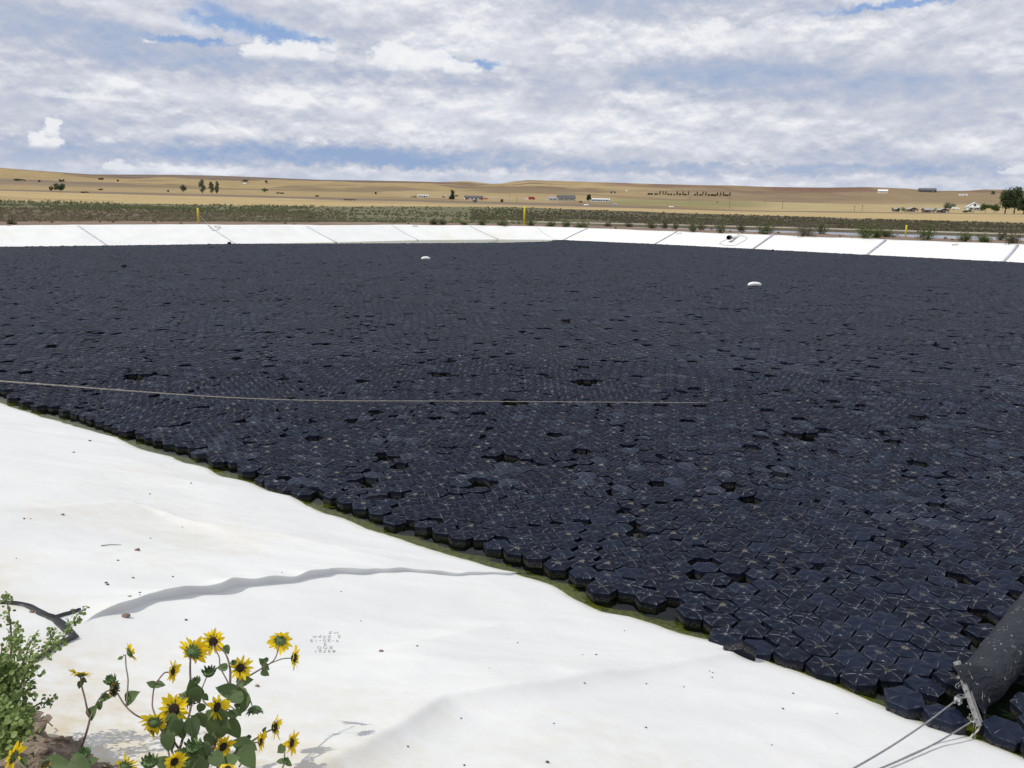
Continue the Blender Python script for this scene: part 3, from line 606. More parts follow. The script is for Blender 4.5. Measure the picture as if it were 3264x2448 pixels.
# ------------------------------------------------------------------ floating tiles
RT = .1235; AP = RT * math.cos(math.pi / 6)       # corner radius, apothem
def tile_template(lod):
    V = []; F3 = []; F4 = []
    if lod == 0:
        rs = [.10, .30, .55, .80, .955, 1.0]; rib = [.0725, .0775, .0760, .0705, .0630, .0585]; mid = [.0712, .0712, .0668, .0622, .0590, .0570]
        for r, zr, zm in zip(rs, rib, mid):
            for k in range(12):
                a = k * math.pi / 6; rr = RT * r if k % 2 == 0 else AP * r
                V.append((rr * math.cos(a), rr * math.sin(a), zr if k % 2 == 0 else zm))
        n = len(rs)
        for z, sc_ in [(.034, 1.0), (.031, 1.0), (.030, .985), (-.02, .955)]:
            for k in range(12):
                a = k * math.pi / 6; rr = (RT if k % 2 == 0 else AP) * sc_; V.append((rr * math.cos(a), rr * math.sin(a), z))
        c = len(V); V.append((0, 0, .0705)); V.append((0, 0, -.02)); tot = n + 4
        for i in range(tot - 1):
            for k in range(12): k2_ = (k + 1) % 12; F4.append((i * 12 + k, (i + 1) * 12 + k, (i + 1) * 12 + k2_, i * 12 + k2_))
        for k in range(12): F3.append((c, k, (k + 1) % 12)); F3.append((c + 1, (tot - 1) * 12 + (k + 1) % 12, (tot - 1) * 12 + k))
    else:
        for r, z in [(.45, .0765), (.96, .0625), (1.0, .058), (.96, -.01)]:
            for k in range(6): a = k * math.pi / 3; V.append((RT * r * math.cos(a), RT * r * math.sin(a), z))
        c = len(V); V.append((0, 0, .072))
        for i in range(3):
            for k in range(6): k2_ = (k + 1) % 6; F4.append((i * 6 + k, (i + 1) * 6 + k, (i + 1) * 6 + k2_, i * 6 + k2_))
        for k in range(6): F3.append((c, k, (k + 1) % 6))
    return np.array(V), np.array(F3), np.array(F4)
# grains of hexagonal packing, relaxed where they meet
TEDGE = np.array([onz(x, y)[:2] for x, y in [(0, 790), (343, 786), (749, 780), (1000, 779.5), (1333, 778), (1600, 776.5), (1745, 772.5), (1790, 767.5)]] + [p for p in RW] + [B_])
TPOLY = np.array([list(TEDGE[0] + dl * 11)] + [list(p) for p in TEDGE] + [list(xy(tb, 0.0)), list(xy(ta, 0.0))])
D0 = 2 * AP + .007
seeds = []
gx = RNG.uniform(-48, 60, 9000); gy = RNG.uniform(2, 75, 9000)
key = RNG.random(9000)
Sx = []; 
for x, y in zip(gx, gy):
    r = math.hypot(x, y); mind = 1.15 if r < 20 else 1.9
    if all((x - a) ** 2 + (y - c) ** 2 > mind ** 2 for a, c in Sx): Sx.append((x, y))
Sx = np.array(Sx); Sth = fbm(Sx[:, 0] * .12, Sx[:, 1] * .12, 171, 2) * 1.3 + RNG.normal(0, .13, len(Sx)) + .25
pts = []; ths = []; grn = []
for gi, ((x, y), th) in enumerate(zip(Sx, Sth)):
    R_ = 3.6; m_ = int(R_ / D0) + 1
    i, j = np.meshgrid(np.arange(-m_, m_ + 1), np.arange(-m_, m_ + 1)); lx = (i + .5 * j).ravel() * D0; ly = (j * math.sqrt(3) / 2).ravel() * D0
    k = np.hypot(lx, ly) < R_; lx, ly = lx[k], ly[k]; c, s = math.cos(th), math.sin(th); wx = x + lx * c - ly * s; wy = y + lx * s + ly * c
    near_s = np.argsort((Sx[:, 0] - x) ** 2 + (Sx[:, 1] - y) ** 2)[:14]
    wwx = wx + .35 * fbm(wx * .9, wy * .9, 7, 2); wwy = wy + .35 * fbm(wx * .9, wy * .9 + 9, 8, 2)
    dd = np.stack([(Sx[q, 0] - wwx) ** 2 + (Sx[q, 1] - wwy) ** 2 for q in near_s]); k = dd.argmin(0) == 0
    pts.append(np.stack([wx[k], wy[k]], 1)); ths.append(np.full(k.sum(), th + math.pi / 6)); grn.append(np.full(k.sum(), gi))
pts = np.concatenate(pts); ths = np.concatenate(ths); grn = np.concatenate(grn)
az = np.arctan2(pts[:, 0], pts[:, 1]); k = (np.abs(pts[:, 0]) < pts[:, 1] * .70 + 3.0) & inside(pts[:, 0], pts[:, 1], TPOLY); pts, ths, grn = pts[k], ths[k], grn[k]
def neigh(P, cell=.26):
    ix = np.floor((P[:, 0] + 60) / cell).astype(int); iy = np.floor(P[:, 1] / cell).astype(int) + 2; W_ = 520; key = iy * W_ + ix
    o = np.argsort(key, kind='stable'); ks = key[o]; first = np.searchsorted(ks, ks); slot = np.arange(len(P)) - first
    tab = np.full((W_ * 320, 4), -1); ok = slot < 4; tab[ks[ok], slot[ok]] = o[ok]; return ix, iy, W_, tab
def pairs(P):
    ix, iy, W_, tab = neigh(P)
    for dx in (-1, 0, 1):
        for dy in (-1, 0, 1):
            kk = (iy + dy) * W_ + ix + dx
            for sl in range(4):
                j = tab[kk, sl]; v = (j >= 0) & (j != np.arange(len(P))); yield np.where(v)[0], j[v]
# drop overlaps across grains
drop_ = np.zeros(len(pts), bool)
for i, j in pairs(pts):
    d = np.hypot(*(pts[i] - pts[j]).T); bad = (d < .158) & (grn[i] > grn[j]); drop_[i[bad]] = True
drop_ |= RNG.random(len(pts)) < .004
drop_ |= (fbm(pts[:, 0] * 1.1, pts[:, 1] * 1.1, 201, 3) > .62) & (RNG.random(len(pts)) < .15)
pts, ths, grn = pts[~drop_], ths[~drop_], grn[~drop_]
cand = np.stack([RNG.uniform(-50, 55, 700000), 2 + 70 * RNG.random(700000) ** .8], 1); cand = cand[(np.abs(cand[:, 0]) < cand[:, 1] * .70 + 3.0) & inside(cand[:, 0], cand[:, 1], TPOLY)]
ix_, iy_, W__, tab_ = neigh(pts); cx_ = np.floor((cand[:, 0] + 60) / .26).astype(int); cy_ = np.floor(cand[:, 1] / .26).astype(int) + 2; dm = np.full(len(cand), 9.0)
for dx in (-1, 0, 1):
    for dy in (-1, 0, 1):
        for sl in range(4):
            j = tab_[(cy_ + dy) * W__ + cx_ + dx, sl]; dm = np.where(j >= 0, np.minimum(dm, np.hypot(*(cand - pts[j]).T)), dm)
cand = cand[dm > .163]; acc = {}; add = []
for x_, y_ in cand:
    kx, ky = int(x_ / .18 + 500), int(y_ / .18)
    if all((x_ - a_) ** 2 + (y_ - b_) ** 2 > .0316 for dx in (-1, 0, 1) for dy in (-1, 0, 1) for a_, b_ in acc.get((kx + dx, ky + dy), ())): acc.setdefault((kx, ky), []).append((x_, y_)); add.append((x_, y_))
add = np.array(add); add = add[RNG.random(len(add)) < .90]
gi_ = np.array([int(((Sx[:, 0] - x_) ** 2 + (Sx[:, 1] - y_) ** 2).argmin()) for x_, y_ in add])
pts = np.vstack([pts, add]); ths = np.concatenate([ths, Sth[gi_] + math.pi / 6 + RNG.normal(0, .15, len(add))]); grn = np.concatenate([grn, 100000 + np.arange(len(add))])
for it in range(36):
    mv = np.zeros_like(pts)
    for i, j in pairs(pts):
        v = pts[i] - pts[j]; d = np.hypot(*v.T); ov = np.clip(D0 + .009 - d, 0, None); mv_ = v / (d[:, None] + 1e-9) * (ov * .32)[:, None]
        np.add.at(mv, i, mv_)
    pts = pts + mv
    t_, s_t = ts(pts); lim = sw(t_) - .125; over = np.clip(s_t - lim, 0, None); pts = pts - over[:, None] * nN
t_, s_t = ts(pts)
gap = .0 + .15 * np.clip(fbm(t_ * .9, t_ * 0, 211, 2) + .1, 0, 1)
dT, _ = seg_dist(pts[:, 0], pts[:, 1], TEDGE); keep = (s_t < sw(t_) - .118 - gap) & inside(pts[:, 0], pts[:, 1], TPOLY) & (dT > .05)
# boom lies in the near right corner
def boom_line():
    a = onz(3100, 2230, .14); b_ = onz(3262, 2003, .16); return a, b_
BA, BB = boom_line(); bd = (BB - BA)[:2]; bd /= np.linalg.norm(bd); bn = np.array([-bd[1], bd[0]])
q = pts - BA[:2]; al = q @ bd; pe = np.abs(q @ bn); keep &= ~((al > -.02) & (pe < .185))
# holes of open water seen in the photo
for hx, hy_, hr in [(2110, 1552, .17), (1600, 1470, .16), (430, 1208, .25), (1400, 1200, .22), (2560, 1395, .18), (920, 1590, .17), (1850, 1225, .22), (1640, 1290, .22), (1010, 1600, .2)]:
    h_ = onz(hx, hy_, .03); keep &= np.hypot(pts[:, 0] - h_[0], pts[:, 1] - h_[1]) > hr
pts, ths, grn = pts[keep], ths[keep], grn[keep]
for ex, ey, ea in [(2880, 2245, .35), (3008, 2295, .5), (3200, 2330, .55), (3238, 2236, .3), (3262, 2135, .6), (2790, 2205, .5), (3330, 2330, .5), (3330, 2400, .2)]:
    h_ = onz(ex, ey, .055)[:2]
    if np.hypot(*(pts - h_).T).min() > .19: pts = np.vstack([pts, h_]); ths = np.append(ths, ea); grn = np.append(grn, 10 ** 6)
# leftover crowding -> remove the most overlapped
dr2 = np.zeros(len(pts), bool)
for i, j in pairs(pts):
    d = np.hypot(*(pts[i] - pts[j]).T); dr2[i[(d < .188) & (i > j)]] = True
dr2 |= (RNG.random(len(pts)) < .022) & (ts(pts)[1] < -.5)
pts, ths, grn = pts[~dr2], ths[~dr2], grn[~dr2]; NT_ = len(pts)
cnt = np.zeros(NT_)
for i, j in pairs(pts):
    d = np.hypot(*(pts[i] - pts[j]).T); np.add.at(cnt, i[d < .235], 1)
loose = np.clip((6 - cnt) / 3, 0, 1)
tiltx = RNG.normal(0, 1, NT_) * (rad(1.2) + loose * rad(2.2)); tilty = RNG.normal(0, 1, NT_) * (rad(1.2) + loose * rad(2.2))
ths = ths + RNG.normal(0, .012, NT_) + RNG.normal(0, .10, NT_) * loose
dz = RNG.normal(0, .0022, NT_) + RNG.normal(0, .005, NT_) * loose
dz = dz + np.clip(ts(pts)[1] - sw(ts(pts)[0]) + .125, 0, .2) * .36
rv = RNG.random(NT_)
rv = np.clip(rv * .75 + .25 * (fbm(pts[:, 0] * .25, pts[:, 1] * .25, 221, 3) * 1.4 + .5), 0.01, .999)
def rotm(th, ax, ay):
    c, s = np.cos(th), np.sin(th); return c, s
def place(V, P, th, ax, ay, dz_, scl):
    c, s = np.cos(th)[:, None], np.sin(th)[:, None]; x = V[None, :, 0] * scl[:, None]; y = V[None, :, 1] * scl[:, None]; z = V[None, :, 2]
    wx = x * c - y * s; wy = x * s + y * c; wz = z + wx * ax[:, None] + wy * ay[:, None] + dz_[:, None]
    wx = wx - z * ax[:, None]; wy = wy - z * ay[:, None]
    return np.stack([wx + P[:, 0, None], wy + P[:, 1, None], wz], -1)
rng_ = np.hypot(pts[:, 0], pts[:, 1])
# which 300 show largest
fwd = np.array([0, math.cos(PITCH), -math.sin(PITCH)]); up_ = np.array([0, math.sin(PITCH), math.cos(PITCH)])
p3 = np.concatenate([pts, np.full((NT_, 1), .06)], 1) - O; zz = p3 @ fwd; u2 = p3[:, 0] / zz; v2 = p3 @ up_ / zz
cR, sR = math.cos(ROLL), math.sin(ROLL); PXX = 1632 + (u2 * cR + v2 * sR) * FPX; PYY = 1224 - (-u2 * sR + v2 * cR) * FPX
vis = (PXX > -20) & (PXX < 3284) & (PYY < 2500)
dcam = np.linalg.norm(p3, axis=1); order = np.argsort(np.where(vis, dcam, 1e6)); ind = order[:292]; isind = np.zeros(NT_, bool); isind[ind] = True
V0, F30, F40 = tile_template(0); V1, F31, F41 = tile_template(1)
VA = []; FA3 = []; FA4 = []; LA = []; RA = []; SM = []; off = 0
for (Vt_, f3, f4, sel) in [(V0, F30, F40, (~isind) & (rng_ < 16)), (V1, F31, F41, (~isind) & (rng_ >= 16))]:
    ii = np.where(sel)[0]; scl = np.ones(len(ii)); W3 = place(Vt_, pts[ii], ths[ii], tiltx[ii], tilty[ii], dz[ii], scl); nv = len(Vt_)
    VA.append(W3.reshape(-1, 3)); o_ = (np.arange(len(ii)) * nv)[:, None, None] + off
    FA3.append((f3[None] + o_).reshape(-1, 3)); FA4.append((f4[None] + o_).reshape(-1, 4)); LA.append(np.tile(Vt_, (len(ii), 1))); RA.append(np.repeat(rv[ii], nv)); off += len(ii) * nv
me = mesh_of('floating_tiles', np.concatenate(VA), [np.concatenate(FA3), np.concatenate(FA4)], M_TILE, False, attrs={'loc': ('FLOAT_VECTOR', np.concatenate(LA)), 'rnd': ('FLOAT', np.concatenate(RA))})
tag(link('floating_tiles', me), 'thousands of black hexagonal floating tiles covering the pond out to the far banks', 'floating tiles', kind='stuff')
variants = []
for i in range(24):
    variants.append(mesh_of('floating_tile', V0, [F30, F40], M_TILE, False, attrs={'loc': ('FLOAT_VECTOR', V0), 'rnd': ('FLOAT', np.full(len(V0), (i + .5) / 24))}))
def put_tile(x, y, z, th, ax, ay, vi, label, group=None):
    o = link('floating_tile', variants[vi % 24], None, (x, y, z)); o.rotation_mode = 'XYZ'; o.rotation_euler = (ay, -ax, th)
    M = Matrix.Rotation(ay, 4, 'X') @ Matrix.Rotation(-ax, 4, 'Y') @ Matrix.Rotation(th, 4, 'Z'); o.rotation_euler = M.to_euler()
    return tag(o, label, 'floating tile', group)
tI, sI = ts(pts)
for i in ind:
    ed = sI[i] > sw(tI[i]) - .36
    lab = 'black hexagonal floating tile in the outermost row along the near white liner' if ed else 'black hexagonal floating tile packed between others at the near side of the pond'
    put_tile(pts[i, 0], pts[i, 1], dz[i], ths[i], tiltx[i], tilty[i], int(rv[i] * 24), lab, 'floating tiles of the outermost near row' if ed else 'floating tiles packed at the near side')
p = near_hit(2345, 2085); t_, s_t = ts(p); put_tile(*xy(t_, s_t - .06), .05, .5, -.25, -1.15, 3, 'black hexagonal tile tipped on its edge against the white liner')
p = onz(2925, 1325, .1); put_tile(p[0], p[1], .075, .3, .02, .03, 5, 'loose black hexagonal tile riding on top of the others at the right')
p = onz(1803, 1022, .1); put_tile(p[0], p[1], .08, .9, .05, -.03, 7, 'loose black tile riding on the others in mid pond')
p = near_hit(1176, 1652); t_, s_t = ts(p); put_tile(*xy(t_, s_t - .10), .015, .2, .16, -.42, 3, 'black hexagonal tile tilted up on the edge of the white liner, left of middle')
# ------------------------------------------------------------------ things on and around the pond
def float_at(px, py, wpx, label):
    p = onz(px, py, .08); d = np.linalg.norm(p - O); wd = wpx * d / FPX; b = MB(); n = 18
    P = []; R_ = []
    for i in range(n):
        u = -1 + 2 * i / (n - 1); P.append([p[0] + u * wd / 2, p[1] + .10 * wd * u, .10 + .045 * (1 - u * u)]); R_.append(max(.004, .085 * (1 - abs(u) ** 4) ** .5))
    b.tube(P, R_, 14); o = b.build('float', M_WHITE, None, True); tag(o, label, 'float', 'white floats on the tiles'); return o
float_at(1357, 827, 28, 'white rounded float lying on the tiles at the far left'); float_at(2405, 911, 44, 'larger white rounded float on the tiles at the right')
# long thin rope over the pond
R1 = onz(2262, 1284, .085); R0 = onz(-40, 1212, .95); Rm = onz(830, 1272, .42); Rn = onz(1500, 1279, .18)
def bez(P, n):
    P = np.array(P); u = np.linspace(0, 1, n)[:, None]; m_ = len(P) - 1
    return sum(math.comb(m_, i) * (1 - u) ** (m_ - i) * u ** i * P[i] for i in range(m_ + 1))
def crom(P, n):
    P = np.array(P, float); P = np.vstack([2 * P[0] - P[1], P, 2 * P[-1] - P[-2]]); out = []
    for i in range(1, len(P) - 2):
        for u in np.linspace(0, 1, n, endpoint=False): out.append(.5 * (2 * P[i] + (P[i + 1] - P[i - 1]) * u + (2 * P[i - 1] - 5 * P[i] + 4 * P[i + 1] - P[i + 2]) * u * u + (3 * P[i] - P[i - 1] - 3 * P[i + 1] + P[i + 2]) * u ** 3))
    return np.array(out + [P[-2]])
b = MB(); ext = R0 + (R0 - Rm) * 1.2; pr_ = crom([ext, R0, Rm, Rn, R1], 16); b.tube(pr_, np.interp(np.arange(len(pr_)), [0, 30, 64], [.0085, .0075, .004]), 6); tag(b.build('rope', M_ROPE, None, True), 'long thin tan rope stretched low across the black tiles', 'rope')
# black boom with clamp bar and cables
TOP = onz(3049, 2106, .40); 
ax = (BB - BA); L_b = np.linalg.norm(ax); ax /= L_b
boomE = empty('boom', (BA[0], BA[1], 0), 'black fabric boom tube lying among the tiles, its end clamped flat', 'boom')
bar_t = atd(3049, 2106, np.linalg.norm(BA - O) - .03); bar_b = atd(3124, 2312, np.linalg.norm(BA - O) - .10)
sec = []; nseg = 46; kk_ = 20
bar_v = (bar_t - bar_b); bh = np.linalg.norm(bar_v) / 2; bv = bar_v / (2 * bh); ec = (bar_t + bar_b) / 2
side = np.cross(ax, [0, 0, 1]); side /= np.linalg.norm(side)
V = []
for i in range(nseg):
    u = i / (nseg - 1); L = u * 7.0; c = ec + ax * L; zc_ = np.interp(L, [0, .35, 7], [ec[2], .13, .13]); c[2] = zc_
    f = sst(L, 0, .34); upv = bv * (1 - f) + np.array([0, 0, 1.0]) * f; upv = upv - ax * np.dot(upv, ax); upv /= np.linalg.norm(upv)
    sdv = np.cross(ax, upv); ru = bh * .92 * (1 - f) + .125 * f; rs_ = .012 * (1 - f) + .135 * f
    for j in range(kk_):
        a = 2 * math.pi * j / kk_; wr = 1 + .035 * math.sin(j * 2.1 + L * 9) * (.4 + .6 * (1 - f)) + .02 * math.sin(L * 23 + j)
        V.append(c + upv * ru * math.sin(a) * wr + sdv * rs_ * math.cos(a) * wr)
ia = np.arange(nseg - 1)[:, None] * kk_; ja = np.arange(kk_)[None]; jb = (ja + 1) % kk_
def boom_material():
    m, t, p = newmat('boom_fabric'); P = t.node('ShaderNodeTexCoord').outputs['Object']; n = t.noise(P, 5, 5, .6)
    dr_ = t.ss(t.noise(t.vm('MULTIPLY', P, t.comb(9.0, 9.0, 1.6)), 3, 4, .5, 1.5), .66, .70)
    c = t.mix(n, (.013, .015, .021, 1), (.030, .033, .042, 1)); c = t.mix(t.m('MULTIPLY', dr_, .7), c, (.55, .55, .53, 1))
    t.set(p, 'Base Color', c); t.set(p, 'Roughness', .6); t.set(p, 'Specular IOR Level', .22)
    b = t.node('ShaderNodeBump'); t.set(b, 'Height', t.noise(t.vm('MULTIPLY', P, t.comb(1.0, 1.0, 2.2)), 9, 4, .55, 1.2)); t.set(b, 'Strength', .8); t.set(b, 'Distance', .03); t.set(p, 'Normal', b.outputs[0]); return m
b = MB(); b.add(V, [np.stack([ia + ja, ia + jb, ia + kk_ + jb, ia + kk_ + ja], -1).reshape(-1, 4)]); b.build('tube', boom_material(), boomE, True)
b = MB(); zax = bv; xax = np.cross(zax, ax); xax /= np.linalg.norm(xax); yax = np.cross(zax, xax); M_ = np.stack([xax, yax, zax], 1)
b.box(ec - ax * .012, (.030, .010, 2 * bh), 0, M_); b.box(ec + ax * .014, (.030, .008, 2 * bh * .96), 0, M_)
for u in (-.75, -.45, .1, .35, .6): b.tube([ec + bv * bh * u - ax * .028, ec + bv * bh * u + ax * .02], .006, 6)
b.build('clamp_bar', M_ALU, boomE)
M_THREAD = simple('thread', (.42, .42, .38), .9, .2, 30)
b = MB(); rs0 = random.Random(4)
for i in range(12):
    p = ec + bv * bh * rs0.uniform(-.95, .75) - ax * .02; q = [p]
    for j in range(6): q.append(q[-1] + np.array([rs0.uniform(-.016, .008), rs0.uniform(-.012, .008), rs0.uniform(-.022, .012)]))
    b.tube(crom(q, 4), .0013, 4, False)
pe_ = ec - bv * bh; b.tube(crom([pe_, pe_ + [-.01, 0, -.035], pe_ + [-.05, -.02, -.055], pe_ + [-.085, -.05, -.075]], 5), .006, 6); b.build('frayed_thread', M_THREAD, boomE, True)
for (hx, hy_), (gx_, gy_), lab in [((3062, 2222), (2723, 2448), 'upper steel cable running from the boom clamp down over the liner'), ((3098, 2300), (2810, 2448), 'lower steel cable running from the boom clamp down over the liner')]:
    p1 = atd(hx, hy_, np.linalg.norm(ec - O) - .05); gpt = near_hit(gx_, gy_); 
    g2 = onz(gx_, gy_, gpt[2] + (.075 if gx_ < 2750 else .03)); dirv = g2 - p1
    endp = g2 + dirv * .75; endp[2] = near_on(endp[0], endp[1]) + .02
    sag = .02
    cb = empty('cable', p1, lab, 'cable', 'steel cables holding the boom')
    mid = (p1 + g2) / 2 - [0, 0, sag]
    b = MB(); b.tube(crom([p1, mid, g2, endp], 14), .0046, 7); b.build('wire', M_STEEL, cb, True)
    dv = dirv / np.linalg.norm(dirv); up2 = np.cross(dv, [0, 0, 1]); up2 /= np.linalg.norm(up2); u3 = np.cross(up2, dv)
    b = MB()
    lp = [p1 + dv * (-.035 + .035 * math.cos(a)) * 1.0 + up2 * .018 * math.sin(a) for a in np.linspace(0, 2 * math.pi, 16)]; b.tube(lp, .005, 6); b.build('thimble', M_ZINC, cb, True)
    if hy_ < 2250:
        for k_ in range(3):
            c = p1 + dv * (.022 + k_ * .022); b = MB(); b.box(c, (.013, .032, .020), 0, np.stack([dv, up2, u3], 1))
            b.tube([c + up2 * .012 + u3 * .012, c + up2 * .012 - u3 * .03], .004, 6); b.tube([c - up2 * .012 + u3 * .012, c - up2 * .012 - u3 * .03], .004, 6)
            b.tube([c + up2 * .012 - u3 * .020, c + up2 * .012 - u3 * .028], .008, 6); b.tube([c - up2 * .012 - u3 * .020, c - up2 * .012 - u3 * .028], .008, 6); b.build('wire_clip', M_ZINC, cb)
    else:
        b = MB(); c = p1 - dv * .07; b.tube([c + dv * (.03 * math.cos(a)) + u3 * .022 * math.sin(a) for a in np.linspace(0, 2 * math.pi, 16)], .006, 6); b.build('shackle', M_ZINC, cb, True)
# black bar at the far corner, small dark float, pipe
p = onz(1761, 768, .05); q = onz(1812, 768.5, .05); b = MB(); b.tube([p, q], .09, 10); tag(b.build('pipe', M_BLACKP, None, True), 'short black pipe floating in the far corner of the pond', 'pipe')
p = onz(731, 776, .1); b = MB(); b.tube(np.array([[p[0] - .11, p[1], .10], [p[0] - .07, p[1], .12], [p[0] + .07, p[1], .12], [p[0] + .11, p[1], .10]]), [.03, .09, .09, .03], 10); tag(b.build('float', M_BLACKP, None, True), 'small black float at the foot of the left bank', 'float')
p = onz(395, 849, .1); put_tile(p[0], p[1], .09, .9, .2, -.13, 9, 'loose dark tile riding on the others far left')
p = onz(2462, 799, .1); put_tile(p[0], p[1], .10, .2, .3, -.3, 9, 'dark tile tipped up at the foot of the right bank')
# pipe through the liner
pe0 = far_pt(2321, 764); tipp = pe0.copy(); u_ = ray(2321, 756); 
tipc = O + ray(2321, 757.5) / np.linalg.norm(ray(2321, 757.5)) * (np.linalg.norm(pe0 - O) - .7)
_, uu_ = seg_dist(np.array([pe0[0]]), np.array([pe0[1]]), FARW); nd = np.array([dr[1] * -1, dr[0], 0]); nd = nd / np.linalg.norm(nd)
if nd[1] < 0: nd = -nd
pd = nd + np.array([.12, 0, .04]); pd /= np.linalg.norm(pd)
pip = empty('outlet_pipe', tipc, 'white sleeved pipe with black open mouth sticking out of the right bank', 'pipe')
b = MB(); b.tube([tipc + pd * .30, tipc + pd * 2.6], .115, 16); b.build('sleeve', M_WHITE, pip, True)
b = MB(); b.tube([tipc, tipc + pd * .04, tipc + pd * .29, tipc + pd * .31], [.15, .165, .165, .13], 16, False); b.tube([tipc + pd * .01, tipc + pd * .31], .125, 16, False); b.build('mouth', M_BLACKP, pip, True)
b = MB(); b.tube([tipc + pd * .2, tipc + pd * .22], .128, 16); b.build('mouth_shade', simple('dark', (.004, .004, .004), .9, .1), pip)  # near-black disc standing in for the shade inside the open mouth
# yellow posts
for (bx, by), hpx, lab in [((633, 709), 42, 'leftmost yellow post, with a wire from it to the liner'), ((1671, 719), 59, 'middle yellow post, tallest of the three'), ((2886, 754), 32, 'shortest yellow post at the right, among weeds')]:
    d = ray(bx, by); best = None
    for t in np.linspace(45, 90, 1200):
        p = O + d / math.hypot(d[0], d[1]) * t
        if zg(p[0], p[1]) >= p[2]: break
    hgt = hpx * np.linalg.norm(p - O) / FPX; pst = empty('post', p, lab, 'post', 'yellow posts on the far bank')
    b = MB(); b.tube([p - [0, 0, .2], p + [0, 0, hgt - .05], p + [0, 0, hgt - .02], p + [0, 0, hgt]], [.075, .075, .065, .02], 14); b.build('pole', M_YELLOW, pst, True)
    b = MB(); b.tube([p + [0, 0, -.05], p + [0, 0, .06]], [.14, .11], 12); b.build('footing', simple('concrete', (.3, .27, .23), .9), pst)
    if bx < 1000:
        q1 = p + [0.08, 0, hgt * .5]; pts_ = [q1, far_pt(655, 722) + [0, 0, .35], far_pt(675, 733) + [0, 0, .03], far_pt(690, 735) + [0, 0, .03], far_pt(700, 727) + [0, 0, .03]]
        b = MB(); b.tube(crom(pts_, 8), .010, 5); tag(b.build('wire', M_STEEL, None, True), 'slack wire hanging from the left yellow post to the liner', 'wire')
b = MB(); pts_ = [far_pt(*p) + [0, 0, .03] for p in [(1245 + 0, 717), (1262, 730)]]
# ------------------------------------------------------------------ near bank soil, pebbles, black strip
t1 = np.arange(-3.0, 5.2, .022); s1 = np.arange(3.98, 6.6, .022); TS, S1 = np.meshgrid(t1, s1, indexing='ij')
edge_w = .09 * fbm(TS * 3.3, TS * 0, 301, 4) + .04 * fbm(TS * 11, TS * 0, 302, 2)
sx, sy = xy(TS, S1); q = S1 - SC_NEAR - edge_w
Bz = near_z(TS, np.minimum(S1, 4.2)); zs = Bz * sst(-q, -.5, 0) + ZC_NEAR * (1 - sst(-q, -.5, 0)) - .012 + .05 * sst(q, -.03, .16) + .035 * sst(q, .1, .6)
zs += .018 * fbm(TS * 9, S1 * 9, 303, 4) + .022 * np.clip(fbm(TS * 24, S1 * 24, 304, 3), 0, 1) + .008 * fbm(TS * 55, S1 * 55, 305, 2)
zs = np.where(q < -.035, near_z(TS, S1) - .05, zs)
ii_ = np.arange(TS.size).reshape(TS.shape); Qs = np.stack([ii_[:-1, :-1], ii_[1:, :-1], ii_[1:, 1:], ii_[:-1, 1:]], -1).reshape(-1, 4)
tag(link('soil', mesh_of('soil', np.stack([sx, sy, zs], -1).reshape(-1, 3), [Qs], M_SOIL, True)), 'crumbly brown soil on the near bank crest', kind='structure')
def soil_z(x, y):
    t, s = ts(np.array([x, y])); i = int(np.clip(round((t + 3.0) / .022), 0, len(t1) - 1)); j = int(np.clip(round((s - 3.98) / .022), 0, len(s1) - 1)); return float(zs[i, j])
def ico(rs_, r, sq=(1, 1, .7)):
    t = (1 + 5 ** .5) / 2; V = np.array([(-1, t, 0), (1, t, 0), (-1, -t, 0), (1, -t, 0), (0, -1, t), (0, 1, t), (0, -1, -t), (0, 1, -t), (t, 0, -1), (t, 0, 1), (-t, 0, -1), (-t, 0, 1)], float); V /= np.linalg.norm(V[0])
    F = np.array([(0, 11, 5), (0, 5, 1), (0, 1, 7), (0, 7, 10), (0, 10, 11), (1, 5, 9), (5, 11, 4), (11, 10, 2), (10, 7, 6), (7, 1, 8), (3, 9, 4), (3, 4, 2), (3, 2, 6), (3, 6, 8), (3, 8, 9), (4, 9, 5), (2, 4, 11), (6, 2, 10), (8, 6, 7), (9, 8, 1)])
    # one subdivision
    mids = {}; V = list(V); F2 = []
    def md(a, b_):
        k = (min(a, b_), max(a, b_))
        if k not in mids: v = V[a] + V[b_]; V.append(v / np.linalg.norm(v)); mids[k] = len(V) - 1
        return mids[k]
    for a, b_, c in F: x, y, z = md(a, b_), md(b_, c), md(c, a); F2 += [(a, x, z), (b_, y, x), (c, z, y), (x, y, z)]
    V = np.array(V); V *= 1 + np.array([rs_.uniform(-.16, .16) for _ in V])[:, None]; return V * r * np.array(sq), np.array(F2)
rs1 = random.Random(9); b = MB()
for i in range(2600):
    t = rs1.uniform(-2.6, 4.5); s = SC_NEAR + .0 + abs(rs1.gauss(0, .8)); x, y = xy(t, s)
    r = rs1.choice([.004, .005, .007, .010, .016]) * rs1.uniform(.7, 1.3); V, F = ico(rs1, r); b.add(V + [x, y, soil_z(x, y) + r * .3], [F])
tag(b.build('clods', M_SOIL, None, False), 'loose clods and small stones strewn over the crest soil', kind='stuff', cat='clods')
rs2 = random.Random(3)
